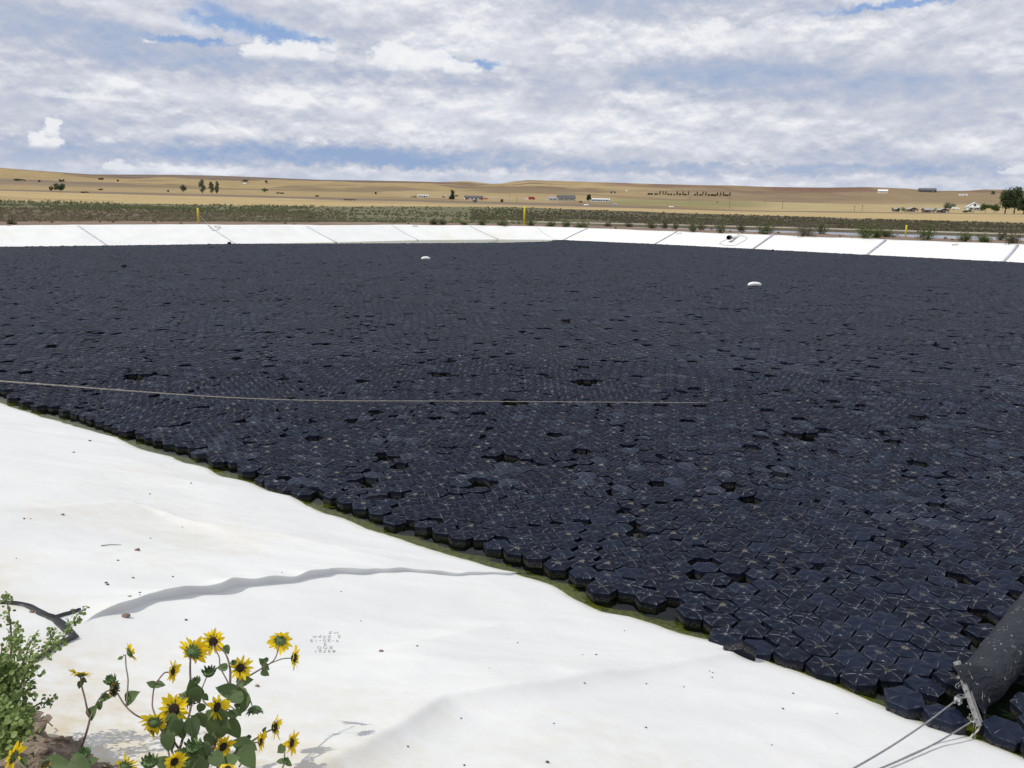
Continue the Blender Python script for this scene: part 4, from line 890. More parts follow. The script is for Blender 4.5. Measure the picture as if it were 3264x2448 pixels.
peb = [(1215, 2078, 15, 'tan pebble lying on the handwritten note', 'P'), (820, 2188, 12, 'brown pebble beside the upper right sunflower leaves', 'P'), (402, 1967, 24, 'flat orange brown pebble just below the big fold', 'P'), (102, 1952, 14, 'round orange pebble touching the black strip at the left', 'P'), (115, 1953, 13, 'second orange pebble close beside the black strip', 'P'),
       (233, 1948, 14, 'tan pebble at the end of the black strip', 'P'), (413, 1904, 12, 'light pebble above the big fold', 'P'), (438, 1755, 15, 'reddish brown pebble on the open liner above the fold', 'P'), (200, 1642, 10, 'small brown pebble high up on the left of the liner', 'P'), (338, 1859, 9, 'upper dark pebble of a touching pair', 'D'), (343, 1865, 9, 'lower dark pebble of a touching pair', 'D'),
       (593, 1977, 9, 'dark pebble left of the topmost sunflowers', 'D'), (1745, 2431, 12, 'small dark pebble at the bottom edge of the view', 'D')]
for x, y, wpx, lab, kd in peb:
    p = near_hit(x, y); r = wpx * np.linalg.norm(p - O) / FPX / 2; V, F = ico(rs2, r, (1, .8, .6)); b = MB(); b.add(V + p + [0, 0, r * .35], [F]); tag(b.build('pebble', M_PEB if kd == 'P' else M_PEBD, None, True), lab, 'pebble', 'pebbles on the near liner')
small = [(376, 1787), (77, 1654), (98, 1654), (235, 1443), (565, 1521), (609, 1540), (478, 1575), (581, 1681), (797, 1833), (446, 1890), (551, 1839), (424, 1843), (446, 1898), (286, 1406), (480, 1716), (52, 1780), (1087, 1886), (899, 1826), (1857, 2088), (1990, 2011), (2060, 2180), (2180, 2190), (2460, 2375), (2272, 1745 + 400), (1470, 2290), (2270, 2160), (1150, 1980), (1330, 2060), (1900, 2088), (1863, 2178), (1766, 2307), (2059, 2320), (2496, 2260), (2668, 2275), (2528, 2211), (2262, 2140), (1650, 2050), (1560, 2130), (1300, 2380), (1480, 2440)]
sbase = None
for i, (x, y) in enumerate(small):
    p = near_hit(x, y); r = rs2.uniform(4, 8) * np.linalg.norm(p - O) / FPX / 2
    if i % 8 == 0: V, F = ico(rs2, 1.0, (1, .8, .6)); b = MB(); b.add(V, [F]); sme = mesh_of('pebble', V, [F], M_PEBD, True)
    o = link('pebble', sme, None, p + [0, 0, r * .3]); o.scale = (r, r, r); o.rotation_euler.z = rs2.uniform(0, 6); tag(o, 'tiny dark pebble on the bare part of the near liner', 'pebble', 'tiny dark pebbles scattered on the near liner')
# black strip, torn, crossing the liner at the lower left
def strip(pts, wd, name, parent, th=.012):
    P = crom([near_hit(*p) for p in pts], 10); b = MB(); n = len(P); tg = np.gradient(P, axis=0); tg /= np.linalg.norm(tg, axis=1)[:, None]; sdv = np.cross(tg, [0, 0, 1]); W_ = np.interp(np.linspace(0, 1, n), np.linspace(0, 1, len(wd)), wd)
    W_ = W_ * (1 + .10 * np.sin(np.arange(n) * .7)); kz = np.hanning(9); kz /= kz.sum(); P = np.stack([np.convolve(np.pad(P[:, i_], 4, 'edge'), kz, 'valid') for i_ in range(3)], 1); V = []
    for i in range(n):
        rr = W_[i] / 2; V += [P[i] + sdv[i] * rr + [0, 0, .004], P[i] + sdv[i] * rr * .35 + [0, 0, .015], P[i] - sdv[i] * rr * .1 + [0, 0, .009], P[i] - sdv[i] * rr * .6 + [0, 0, .014], P[i] - sdv[i] * rr + [0, 0, .002]]
    ia = np.arange(n - 1)[:, None] * 5; j = np.arange(4)[None]; b.add(V, [np.stack([ia + j, ia + j + 1, ia + 5 + j + 1, ia + 5 + j], -1).reshape(-1, 4)]); return b.build(name, M_BLACKP, parent, True)
stp = empty('liner_strip', near_hit(170, 1972), 'torn strip of black underlay poking out beside the fold', 'strip')
strip([(-60, 1922), (40, 1926), (95, 1937), (140, 1962), (172, 1975), (200, 1998), (232, 2028), (240, 2032)], [.02, .02, .026, .034, .042, .046, .034, .016], 'band', stp)
strip([(168, 1974), (205, 1962), (232, 1955), (258, 1946)], [.02, .015, .017, .01], 'band', stp); strip([(240, 2030), (212, 2044), (185, 2058), (150, 2085), (100, 2110)], [.04, .03, .018, .016, .012], 'band', stp)
p = near_hit(323, 1741); q = near_hit(386, 1738); b = MB(); b.tube([p + [0, 0, .004], (p + q) / 2 + [0, 0, .008], q + [0, 0, .004]], [.003, .0022, .0012], 5); tag(b.build('twig', M_BARK, None, True), 'thin dry twig lying on the near liner', 'twig')
for i, (x, y) in enumerate([(1858, 2087), (2262, 2143)]):
    pass

# ------------------------------------------------------------------ far vegetation
M_GREEN = leaf_material('scrub_green', (.10, .118, .052, 1), (.20, .21, .11, 1), .3, .5)
M_BROWN = leaf_material('scrub_brown', (.14, .115, .075, 1), (.24, .20, .135, 1), .3, .5)
M_OLIVE = leaf_material('scrub_olive', (.11, .098, .06, 1), (.185, .165, .105, 1), .3, .5)
M_TREE = leaf_material('tree_dark', (.034, .058, .024, 1), (.09, .125, .05, 1), .2, .35)
M_POPLAR = leaf_material('tree_grey', (.12, .135, .085, 1), (.26, .28, .19, 1), .2)
M_BRIGHT = leaf_material('shrub_bright', (.055, .085, .018, 1), (.13, .165, .045, 1), 1.5)
M_FLOWERY = leaf_material('shrub_flowers', (.4, .36, .05, 1), (.6, .5, .1, 1), 1.5)
def leafcloud(b, centers, radii, n, size, rs_=RNG, squash=1.0):
    """n small leaf faces per clump, scattered through its volume"""
    centers = np.asarray(centers); m_ = len(centers)
    u = rs_.normal(size=(m_, n, 3)); u /= np.linalg.norm(u, axis=2)[..., None]; u *= rs_.random((m_, n, 1)) ** .45
    c = centers[:, None, :] + u * np.asarray(radii).reshape(m_, 1, -1) * np.array([1, 1, squash]); c = c.reshape(-1, 3); k = len(c)
    a = rs_.normal(size=(k, 3)); a /= np.linalg.norm(a, axis=1)[:, None]; r = rs_.normal(size=(k, 3)); bb = np.cross(a, r); bb /= np.linalg.norm(bb, axis=1)[:, None]
    s = (np.asarray(size).reshape(-1, 1) if np.ndim(size) else size) * rs_.uniform(.6, 1.3, (k, 1))
    b.quads(np.stack([c - a * s, c - bb * s * .6, c + a * s, c + bb * s * .6], 1))
def scatter(n, x0, x1, r0, r1, test, hgt, m, name, label, k=9, seed=1):
    rs_ = np.random.default_rng(seed); b = MB(); X_ = rs_.uniform(x0, x1, n); A = np.interp(X_, XC[35:-35], AZC[35:-35]); R_ = 1 / rs_.uniform(1 / r1, 1 / r0, n); C = []; H_ = []
    for a, r, xx in zip(A, R_, X_):
        x, y = math.sin(a) * r, math.cos(a) * r
        if not test(x, y, r, xx): continue
        h = hgt * rs_.uniform(.5, 1.25) * (.75 + .5 * vnoise(x / 9, y / 9, 5)); C.append((x, y, zg(x, y) + h * .45)); H_.append((h * .9, h * .9, h * .55))
    leafcloud(b, C, H_, k + 5, .088 * np.repeat(np.clip(np.linalg.norm(np.array(C)[:, :2], axis=1) / 110, .7, 1.7), k + 5), rs_)
    o = b.build(name, m, None, False, loc=(0, 0, 0)); return tag(o, label, 'scrub', kind='stuff')
def sdist(x, y):
    dF_, u = seg_dist(np.array([x]), np.array([y]), FARW); return float(dF_[0])
def beh(x, y, r, xx): return sdist(x, y) > 11.0
scatter(7000, 500, 3500, 60, 236, lambda x, y, r, xx: beh(x, y, r, xx) and (xx < 1700 or (r > 125 and vnoise(x / 12, y / 12, 3) > .55)) and vnoise(x / 14, y / 10, 2) > .28, .34, M_GREEN, 'scrub', 'green scrub growing thickly behind the far bank')
scatter(5500, -500, 1100, 56, 236, lambda x, y, r, xx: beh(x, y, r, xx) and (r < 165 or vnoise(x / 10, y / 10, 8) > .8), .32, M_BROWN, 'dry_scrub', 'dry brown scrub behind the left bank', seed=2)
scatter(2400, -500, 1000, 150, 240, lambda x, y, r, xx: vnoise(x / 14, y / 14, 9) > .30, .5, M_GREEN, 'scrub', 'strip of green scrub along the golden field at the left', seed=3)
scatter(6500, 1500, 3700, 116, 238, lambda x, y, r, xx: vnoise(x / 10, y / 10, 31) > .25, .26, M_OLIVE, 'dark_scrub', 'dark olive scrub beyond the pale water on the right', seed=4)
scatter(700, -500, 3700, 52, 76, lambda x, y, r, xx: 3.6 < sdist(x, y) < 10.5 and vnoise(x / 3, y / 3, 11) > .62, .16, M_BROWN, 'dry_tufts', 'small dry tufts on the dirt track along the bank', seed=5)
# individual shrubs on the far bank
rsS = np.random.default_rng(5)
def bank_hit(px, py):
    d = ray(px, py); h = math.hypot(d[0], d[1]); t = 44.0
    while t < 110:
        p = O + d / h * t
        if zg(p[0], p[1]) >= p[2]: return np.array([p[0], p[1], zg(p[0], p[1])])
        t += .08
    return O + d / h * 62
shr = [(37, 715, 14, 26, 'o'), (283, 700, 12, 20, 'g'), (985, 700, 22, 30, 'g'), (1382, 716, 18, 26, 'g'), (1410, 716, 16, 34, 'o'), (1478, 718, 10, 30, 'g'), (1534, 719, 18, 34, 'g'), (1600, 721, 24, 36, 'g'), (1692, 719, 18, 30, 'g'), (1754, 722, 20, 36, 'g'),
       (1804, 724, 22, 36, 'g'), (1857, 727, 24, 42, 'g'), (1938, 722, 12, 24, 'o'), (2003, 722, 18, 28, 'o'), (2076, 728, 24, 40, 'g'), (2119, 728, 24, 26, 'o'), (2153, 730, 20, 30, 'g'), (2207, 741, 34, 52, 'g'), (2236, 733, 26, 30, 'g'), (2297, 744, 42, 48, 'g'),
       (2361, 738, 28, 34, 'o'), (2438, 747, 40, 60, 'f'), (2569, 755, 44, 84, 'o'), (2617, 746, 38, 44, 'g'), (2760, 762, 48, 76, 'y'), (2795, 758, 28, 40, 'y'), (2830, 756, 30, 60, 'g'), (2952, 766, 42, 56, 'y'), (3072, 770, 26, 36, 'y'), (3137, 772, 28, 40, 'y'), (3190, 766, 22, 30, 'o'), (3228, 777, 32, 54, 'o')]
for i, (x, y, h_, w_, kd) in enumerate(shr):
    p = bank_hit(x, y); sc_ = np.linalg.norm(p - O) / FPX; h = h_ * sc_ * 1.1; wd = w_ * sc_; b = MB(); n = int(8 + w_ * .35); cs = []; rr = []
    for j in range(n):
        a = rsS.uniform(0, 6.28); q = rsS.random() ** .6 * wd / 2; u = rsS.uniform(.15, 1) ; tip = p + [math.cos(a) * q, math.sin(a) * q * .8, h * (1 - (q / wd * 2) ** 2 * .45) * u]
        b.tube([p + [math.cos(a) * q * .2, math.sin(a) * q * .2, 0], tip], .008, 3, False); cs.append(tip); rr.append((wd * .16, wd * .16, h * .26))
        cs.append(p * .45 + tip * .55); rr.append((wd * .13, wd * .13, h * .25))
    leafcloud(b, cs, rr, 16, .045, rsS); lab = {'g': 'green leafy shrub', 'o': 'olive brown half dry shrub', 'f': 'bright green shrub dotted with pale flowers', 'y': 'pale yellow green bushy weed'}[kd]
    ref = ('left of the left yellow post' if x < 633 else 'between the left and middle yellow posts' if x < 1671 else 'between the middle post and the outlet pipe' if x < 2321 else 'between the outlet pipe and the right post' if x < 2886 else 'right of the right yellow post')
    sz = 'low ' if h_ < 17 else 'tall ' if h_ > 38 else ''
    same = [s for s in shr if s[4] == kd and ('low ' if s[2] < 17 else 'tall ' if s[2] > 38 else '') == sz and (('a' if s[0] < 633 else 'b' if s[0] < 1671 else 'c' if s[0] < 2321 else 'd' if s[0] < 2886 else 'e') == ('a' if x < 633 else 'b' if x < 1671 else 'c' if x < 2321 else 'd' if x < 2886 else 'e'))]
    k_ = sorted(s[0] for s in same).index(x); onm = ['first', 'second', 'third', 'fourth', 'fifth', 'sixth', 'seventh', 'eighth']
    lb = f'{sz}{lab} {ref}' + (f', {onm[k_]} from left' if len(same) > 1 else '')
    lb = lb.replace('pale yellow green', 'pale green').replace('half dry ', '').replace('between the outlet pipe and the right post', 'between outlet pipe and right post').replace('between the middle post and the outlet pipe', 'between middle post and outlet pipe')
    tag(b.build('shrub', {'g': M_GREEN, 'o': M_OLIVE, 'f': M_BRIGHT, 'y': M_BRIGHT}[kd], None, False, loc=p), lb, 'shrub', 'shrubs along the far bank')
# trees
def tree(px, py, h_, w_, kind, label, group=None, dist=None):
    p, d = hit(px, py); 
    if dist: p = None
    sc_ = d / FPX / math.cos(.2) ; h = h_ * sc_; wd = w_ * sc_; E_ = empty('tree', p, label, 'tree', group); b = MB(); th = h * .3
    b.tube([p - [0, 0, .5], p + [0, 0, th], p + [0, 0, h * .8]], [max(.1, h * .025), h * .018, .03], 6)
    for j in range(4): a = RNG.uniform(0, 6.28); b.tube([p + [0, 0, th * RNG.uniform(.8, 1.4)], p + [math.cos(a) * wd * .3, math.sin(a) * wd * .3, h * RNG.uniform(.5, .8)]], [h * .01, .02], 4, False)
    b.build('trunk', M_BARK, E_, True); b = MB(); cs = []; rr = []
    n = 48 if h_ > 50 else 20 if h_ > 20 else 9
    for j in range(n):
        u = (j + RNG.random()) / n
        if kind == 'conifer': q = (1 - u) * .42 * wd; zc = h * (.12 + .85 * u); r_ = (max(.12 * wd, q * .5),) * 2 + (h * .09,)
        elif kind == 'poplar': q = wd * .26 * math.sin(math.pi * (u * .8 + .15)); zc = h * (.18 + .78 * u); r_ = (wd * .22, wd * .22, h * .11)
        elif kind == 'bush': q = wd * .36 * RNG.random() ** .5; zc = h * RNG.uniform(.2, .75) * (1 - (q / wd) ** 2); r_ = (wd * .2, wd * .2, h * .28)
        else: q = wd * .34 * RNG.random() ** .5; zc = h * RNG.uniform(.28, .86) * (1 - .3 * (q / wd)); r_ = (wd * .19, wd * .19, h * .15)
        a = RNG.uniform(0, 6.28); cs.append(p + [math.cos(a) * q, math.sin(a) * q, zc]); rr.append(r_)
    leafcloud(b, cs, rr, 70 if h_ > 20 else 26, max(.2, (1.9 if h_ > 50 else 1.35) * sc_), RNG)
    b.build('crown', {'grey': M_POPLAR, 'poplar': M_POPLAR, 'bright': M_BRIGHT}.get(kind, M_TREE) if not (kind == 'bush' and 'pale' in label) else M_POPLAR, E_, False); return E_
for a in [(191, 611, 24, 41, 'round', 'broad dark round tree at the foot of the left hills'), (163, 610, 18, 12, 'round', 'narrow dark tree touching the broad tree at far left'), (645, 617, 39, 24, 'poplar', 'tallest grey green poplar, left of the poplar group'),
          (675, 618, 34, 18, 'poplar', 'grey green poplar in the middle of the poplar group'), (692, 618, 34, 18, 'poplar', 'grey green poplar at the right of the poplar group'), (586, 614, 24, 22, 'grey', 'pale thin nearly bare tree left of the poplars'), (848, 585, 10, 9, 'round', 'small dark tree high on the slope right of the poplars'),
          (844, 614, 15, 24, 'bush', 'dark bushy tree right of the poplars at the slope foot'), (782, 584, 12, 28, 'round', 'dark tree clump by a tiny white house on the slope'), (1441, 642, 36, 20, 'round', 'tall slim tree in front of the farm yard'), (1599, 648, 15, 15, 'round', 'dark round bush tree right of the long red and white building'),
          (1514, 645, 10, 20, 'bush', 'pale grey bush in front of the long building'), (1877, 643, 23, 16, 'round', 'dark dense tree left of the long white trailer home'), (3203, 682, 70, 42, 'round', 'big dark tree, left of the big group at the right edge'), (3232, 681, 77, 46, 'round', 'tallest dark tree in the big group at the right edge'),
          (3262, 683, 52, 40, 'round', 'lower dark tree cut by the right edge'), (3140, 679, 28, 32, 'bright', 'green leafy tree just right of the white farmhouse'), (3168, 679, 26, 30, 'bright', 'green leafy tree between farmhouse tree and big dark trees'), (3026, 668, 21, 35, 'grey', 'pale grey green tree left of the white farmhouse'),
          (3014, 668, 12, 18, 'round', 'small dark tree in front of the pale grey tree'), (2878, 675, 14, 22, 'bush', 'pale bush between the two leftmost sheds'), (2862, 675, 12, 14, 'bush', 'dark bush hugging the leftmost shed'), (2975, 677, 14, 18, 'bush', 'pale bush right of the third shed'), (3086, 678, 9, 30, 'bush', 'low dark bush in front of the white farmhouse'),
          (3166, 622, 11, 16, 'round', 'small tree high on the hill above the green trees'), (2979, 611, 7, 6, 'conifer', 'little conifer beside the dark hilltop house'), (322, 573, 5, 15, 'bush', 'flat dark bush on the upper left slope'), (376, 578, 5, 6, 'bush', 'small round dark bush on the upper left slope'), (198, 580, 8, 18, 'bush', 'dark bush on the slope above the broad tree'),
          (321, 606, 5, 13, 'bush', 'low dark bush between the broad tree and the poplars'), (126, 580, 5, 8, 'bush', 'tiny dark bush on the slope at the far left'), (535, 613, 8, 7, 'bush', 'small dark bush left of the pale thin tree'), (893, 618, 5, 30, 'bush', 'low row of dark bushes right of the bushy tree'), (1011, 627, 4, 14, 'bush', 'low dark bush in the field left of the farm'),
          (1198, 619, 7, 6, 'bush', 'lone small bush in the field left of the farm'), (1850, 646, 5, 12, 'bush', 'low dark bush left of the dense dark tree'), (60, 577, 7, 40, 'bush', 'wide dark thicket on the upper left slope'), (270, 615, 4, 24, 'bush', 'flat dark thicket at the foot of the left slope')]: tree(*a)
ons = ['small ', 'tall ']
for i, (x, T_) in enumerate([(1215, 0), (1230, 0), (1245, 0), (1270, 0), (1285, 0), (1310, 1), (1335, 1), (1357, 1), (1380, 0), (1402, 0), (1430, 0), (1452, 1), (1478, 0), (1500, 1), (1520, 0), (1547, 1), (1600, 0), (1618, 1), (1645, 0), (1667, 1), (1690, 1), (1715, 0), (1740, 0), (1755, 0), (1770, 0), (1787, 1), (1812, 1), (1836, 1), (1850, 0), (1870, 0), (1890, 1)]):
    px = 1600 + x / 2.602; py = 520 + (262 + (x - 1215) * .019) / 2.602
    tree(px, py, 11.5 if T_ else 5.5, 6 if T_ else 7, 'conifer' if T_ else 'bush', ('dark pointed conifer, one of the tall ones in the row below the hills' if T_ else 'low dark tree between the tall conifers of the row below the hills'), 'tall conifers of the windbreak row' if T_ else 'low trees of the windbreak row')

# ------------------------------------------------------------------ far buildings and vehicles
M_WALLS = {k: simple('wall_' + k, c, .8, .12, .6) for k, c in {'white': (.75, .75, .73), 'grey': (.42, .42, .42), 'beige': (.62, .56, .47), 'red': (.42, .05, .05), 'brown': (.13, .085, .065), 'blue': (.50, .62, .68), 'dark': (.07, .065, .06)}.items()}
M_ROOFS = {k: simple('roof_' + k, c, .8, .2, .8) for k, c in {'dark': (.09, .09, .10), 'grey': (.30, .29, .29), 'white': (.68, .73, .76), 'brown': (.14, .10, .08)}.items()}
M_GLASS = simple('window_glass', (.03, .035, .045), .15, .2, 2); M_TRIM = simple('trim', (.7, .7, .68), .7, .05)
def house(px, py, wpx, hpx, wall, roof, label, rot=0.15, depth=.7, gable='side', rooff=.45, nwin=3, name='house', cat='house', group=None, extra=None):
    p, d = hit(px, py); sc_ = d / FPX; W_ = wpx * sc_; Hh = hpx * sc_; D_ = W_ * depth; az_ = math.atan2(p[0], p[1]); E_ = empty(name, p, label, cat, group); rz = -az_ + rot
    c, s = math.cos(rz), math.sin(rz); L = lambda x, y, z: np.array([p[0] + x * c - y * s, p[1] + x * s + y * c, p[2] + z])
    wh = Hh * (1 - rooff); b = MB(); w2_, d2_ = W_ / 2, D_ / 2
    if gable == 'side': rid = [L(-w2_, 0, Hh), L(w2_, 0, Hh)]
    else: rid = [L(0, -d2_, Hh), L(0, d2_, Hh)]
    P = [L(-w2_, -d2_, -1.5), L(w2_, -d2_, -1.5), L(w2_, d2_, -1.5), L(-w2_, d2_, -1.5), L(-w2_, -d2_, wh), L(w2_, -d2_, wh), L(w2_, d2_, wh), L(-w2_, d2_, wh)] + [rid[0] - [0, 0, .15], rid[1] - [0, 0, .15]]
    b.add(P, [np.array([[0, 1, 5, 4], [1, 2, 6, 5], [2, 3, 7, 6], [3, 0, 4, 7]]), np.array([[4, 7, 8], [5, 9, 6]] if gable == 'side' else [[4, 8, 5], [7, 6, 9]][:2])]); b.build('wall', M_WALLS[wall], E_)
    b = MB(); ov = .4; tk = .18
    def slab(A, B, C, D):
        Q = [np.array(v) for v in (A, B, C, D)]; b.add(Q + [v + [0, 0, tk] for v in Q], [np.array([[3, 2, 1, 0], [4, 5, 6, 7], [0, 1, 5, 4], [1, 2, 6, 5], [2, 3, 7, 6], [3, 0, 4, 7]])])
    if gable == 'side':
        for sg in (-1, 1): slab(L(-w2_ - ov, sg * (d2_ + ov), wh - .15), L(w2_ + ov, sg * (d2_ + ov), wh - .15), L(w2_ + ov, 0, Hh), L(-w2_ - ov, 0, Hh))
    else:
        for sg in (-1, 1): slab(L(sg * (w2_ + ov), -d2_ - ov, wh - .15), L(sg * (w2_ + ov), d2_ + ov, wh - .15), L(0, d2_ + ov, Hh), L(0, -d2_ - ov, Hh))
    b.build('roof', M_ROOFS[roof], E_)
    for i in range(nwin):
        x = (-.5 + (i + .5) / nwin) * W_ * .86; b = MB(); ww = min(1.3, W_ / nwin * .4); b.box(L(x, -d2_ - .02, wh * .55), (ww + .3, .10, wh * .42 + .3), rz); fr = b.build('window', M_TRIM, E_)
        b = MB(); b.box(L(x, -d2_ - .06, wh * .55), (ww, .08, wh * .42), rz); b.build('pane', M_GLASS, fr)
    b = MB(); xd = W_ * (.14 if nwin % 2 == 0 else .30); b.box(L(xd if nwin else 0, -d2_ - .03, wh * .38), (1.0 if nwin else W_ * .35, .10, wh * .76), rz); b.build('door', M_TRIM if wall != 'white' else M_WALLS['brown'], E_)
    if extra: extra(E_, L, W_, D_, wh, Hh, rz)
    return E_
def redends(E_, L, W_, D_, wh, Hh, rz):
    for x in (-.44, .44): b = MB(); b.box(L(x * W_, -D_ / 2 - .05, wh * .48), (W_ * .11, .3, wh * .95), rz); b.build('red_end', M_WALLS['red'], E_)
def porch(E_, L, W_, D_, wh, Hh, rz):
    b = MB(); b.box(L(0, -D_ / 2 - 1.0, wh * .78), (W_ * .9, 2.0, .2), rz); 
    for x in (-.4, -.13, .13, .4): b.box(L(x * W_, -D_ / 2 - 1.8, wh * .38), (.2, .2, wh * .8), rz)
    b.build('porch', M_ROOFS['white'], E_); b = MB(); b.box(L(0, -D_ / 2 - .05, wh + (Hh - wh) * .35), (1.6, .1, 1.5), rz); b.build('window', M_GLASS, E_)
house(1804, 640, 55, 17, 'grey', 'dark', 'long grey house with dark roof in the middle distance', .12, .5, 'side', .5, 3)
house(1761, 639, 27, 11, 'blue', 'grey', 'small pale house with grey roof left of the long grey house', .1, .6, 'side', .45, 2)
house(1913, 643, 60, 9, 'blue', 'white', 'long pale blue trailer home right of the dense dark tree', -.1, .22, 'side', .2, 6, 'trailer_home', 'trailer home')
house(1510, 637, 56, 12, 'white', 'dark', 'long low white building with dark roof and red ends', .1, .3, 'side', .42, 4, 'farm_building', 'farm building', None, redends)
house(1349, 629, 33, 7, 'white', 'white', 'white trailer home at the left end of the farm yard', -.1, .28, 'side', .15, 4, 'trailer_home', 'trailer home')
house(3104, 670, 36, 21, 'white', 'white', 'white two storey farmhouse with front gable and porch', .1, .8, 'front', .55, 2, 'farmhouse', 'house', None, porch)
house(3081, 668, 12, 7, 'white', 'grey', 'small white annex left of the farmhouse', .1, .8, 'side', .4, 1, 'annex', 'annex')
for i, (x, y, wp, hp, l) in enumerate([(2854, 674, 15, 11, 'leftmost little brown shed half hidden by bushes'), (2906, 675, 24, 12, 'second little brown shed from the left, in open grass'), (2956, 677, 24, 12, 'third little brown shed, with a pale bush at its side'), (3004, 678, 24, 12, 'rightmost little brown shed, nearest the farmhouse')]): house(x, y, wp, hp, 'brown', 'grey', l, .45, .9, 'front' if i % 2 else 'side', .42, 1, 'shed', 'shed', 'little brown sheds in a row')
house(2813, 616, 26, 10, 'beige', 'white', 'beige building with pale roof on the right hillside', .1, .7, 'side', .4, 3, 'hill_house')
house(2955, 612, 44, 10, 'dark', 'dark', 'dark low house on the hilltop at the right', .2, .5, 'side', .6, 3, 'hilltop_house')
house(3070, 624, 22, 4, 'white', 'white', 'tiny white trailer on the right hillside', .1, .3, 'side', .2, 2, 'trailer_home', 'trailer home')
house(780, 588, 9, 4, 'white', 'white', 'tiny white house below the dark clump on the left slope', .1, .7, 'side', .4, 1)
house(1959, 658, 10, 8, 'blue', 'grey', 'small grey blue shed by the road', .1, .8, 'side', .3, 0, 'shed', 'shed')
house(1115, 639, 34, 5, 'brown', 'brown', 'low brown open sheds left of the farm', .05, .3, 'side', .35, 3, 'shed', 'shed')
house(1954, 616, 15, 6, 'dark', 'dark', 'small dark box building on the slope above the trailer home', .05, .5, 'side', .3, 0, 'shed', 'shed')
house(1997, 613, 4, 5, 'white', 'white', 'tiny white hut on the slope', .05, .9, 'side', .3, 0, 'hut', 'hut')
def vehicle(px, py, wpx, hpx, colr, label, kind='car'):
    p, d = hit(px, py); sc_ = d / FPX; L_ = max(wpx * sc_, 3.2); H_ = max(hpx * sc_, 1.3); az_ = math.atan2(p[0], p[1]); rz = -az_ + RNG.uniform(-.25, .25); E_ = empty(kind, p, label, 'vehicle', 'vehicles parked around the farm')
    c, s = math.cos(rz), math.sin(rz); Lc = lambda x, y, z: np.array([p[0] + x * c - y * s, p[1] + x * s + y * c, p[2] + z]); D_ = 2.0; prof = {'car': [(-.5, .25), (-.5, .58), (-.3, .66), (-.2, 1), (.18, 1), (.32, .64), (.5, .55), (.5, .25)], 'van': [(-.5, .2), (-.5, 1), (.3, 1), (.44, .62), (.5, .55), (.5, .2)], 'truck': [(-.5, .25), (-.5, .6), (-.02, .6), (.0, 1), (.24, 1), (.32, .62), (.5, .55), (.5, .25)]}[kind]
    b = MB(); V = [Lc(x * L_, -D_ / 2, z * H_) for x, z in prof] + [Lc(x * L_, D_ / 2, z * H_) for x, z in prof]; n = len(prof); b.add(V, [np.array([[i, (i + 1) % n, n + (i + 1) % n, n + i] for i in range(n)])]); cen = [Lc(0, -D_ / 2, .5 * H_), Lc(0, D_ / 2, .5 * H_)]
    b.add(V[:n] + [cen[0]], [np.array([[i, n, (i + 1) % n] for i in range(n)])]); b.add(V[n:] + [cen[1]], [np.array([[i, (i + 1) % n, n] for i in range(n)])]); b.build('body', M_WALLS[colr], E_)
    for x in (-.3, .3): 
        for y in (-1, 1): b = MB(); b.tube([Lc(x * L_, y * D_ / 2 * 1.02, .33), Lc(x * L_, y * D_ / 2 * .8, .33)], .33, 10); b.build('wheel', M_BLACKP, E_)
for a in [(1319, 630, 20, 5, 'dark', 'dark truck left of the white trailer home', 'truck'), (1414, 630, 10, 5, 'red', 'red car left of the slim tree', 'car'), (1426, 628, 12, 6, 'white', 'white van left of the slim tree', 'van'), (1455, 627, 12, 5, 'dark', 'dark car right of the slim tree', 'car'), (1548, 636, 14, 5, 'red', 'dull red car at the right end of the long building', 'car'),
          (1571, 632, 14, 4, 'white', 'white car in the yard right of the long building', 'car'), (1589, 632, 12, 3, 'white', 'second white car, farther right in the yard', 'car'), (1695, 637, 20, 9, 'red', 'bright red big truck right of the middle post', 'van'), (1677, 638, 14, 6, 'white', 'white pickup left of the bright red truck', 'truck'), (3046, 669, 20, 8, 'white', 'white camper beside the pale grey tree', 'van')]: vehicle(*a)
for x, y, l in [(1869, 657, 'white propane tank below the trailer home'), (2140, 663, 'white propane tank alone in the field at the right')]:
    p, d = hit(x, y); sc_ = d / FPX; L_ = 16 * sc_; r = 2.3 * sc_; E_ = empty('tank', p, l, 'tank', 'white tanks in the field'); b = MB(); u = np.linspace(-1, 1, 13); b.tube([p + [v * L_ / 2, 0, r * 1.25] for v in u], [max(.05, r * (1 - abs(v) ** 6) ** .5) for v in u], 12); b.build('body', M_WHITE, E_, True)
    b = MB(); b.box(p + [-L_ * .3, 0, r * .2], (.3, r * 1.4, r * .9)); b.box(p + [L_ * .3, 0, r * .2], (.3, r * 1.4, r * .9)); b.build('stand', M_WALLS['grey'], E_)
M_POLE = simple('pole_wood', (.15, .12, .10), .9, .3, 2)
for x, y, h_, l in [(2198, 649, 20, 'pale utility pole in front of the conifer row'), (2325, 664, 31, 'tallest dark utility pole, right of the conifer row'), (2437, 650, 15, 'short pale utility pole right of the tallest pole'), (2494, 667, 23, 'dark utility pole beside the bright field strip'), (2723, 672, 14, 'left one of the two poles near the small bare bushes'), (2748, 672, 16, 'right one of the two poles near the small bare bushes'),
                    (3173, 677, 20, 'utility pole in front of the green trees'), (1625, 631, 12, 'thin utility pole right of the long building'), (1647, 645, 14, 'thin utility pole just left of the middle yellow post')]:
    p, d = hit(x, y); sc_ = d / FPX; h = h_ * sc_; E_ = empty('utility_pole', p, l, 'utility pole', 'utility poles across the valley'); b = MB(); b.tube([p - [0, 0, 1], p + [0, 0, h]], [max(.16, .42 * sc_), max(.12, .34 * sc_)], 7); b.build('pole', M_POLE, E_); b = MB(); b.box(p + [0, 0, h * .93], (2.2, .15, .15)); b.build('crossarm', M_POLE, E_)
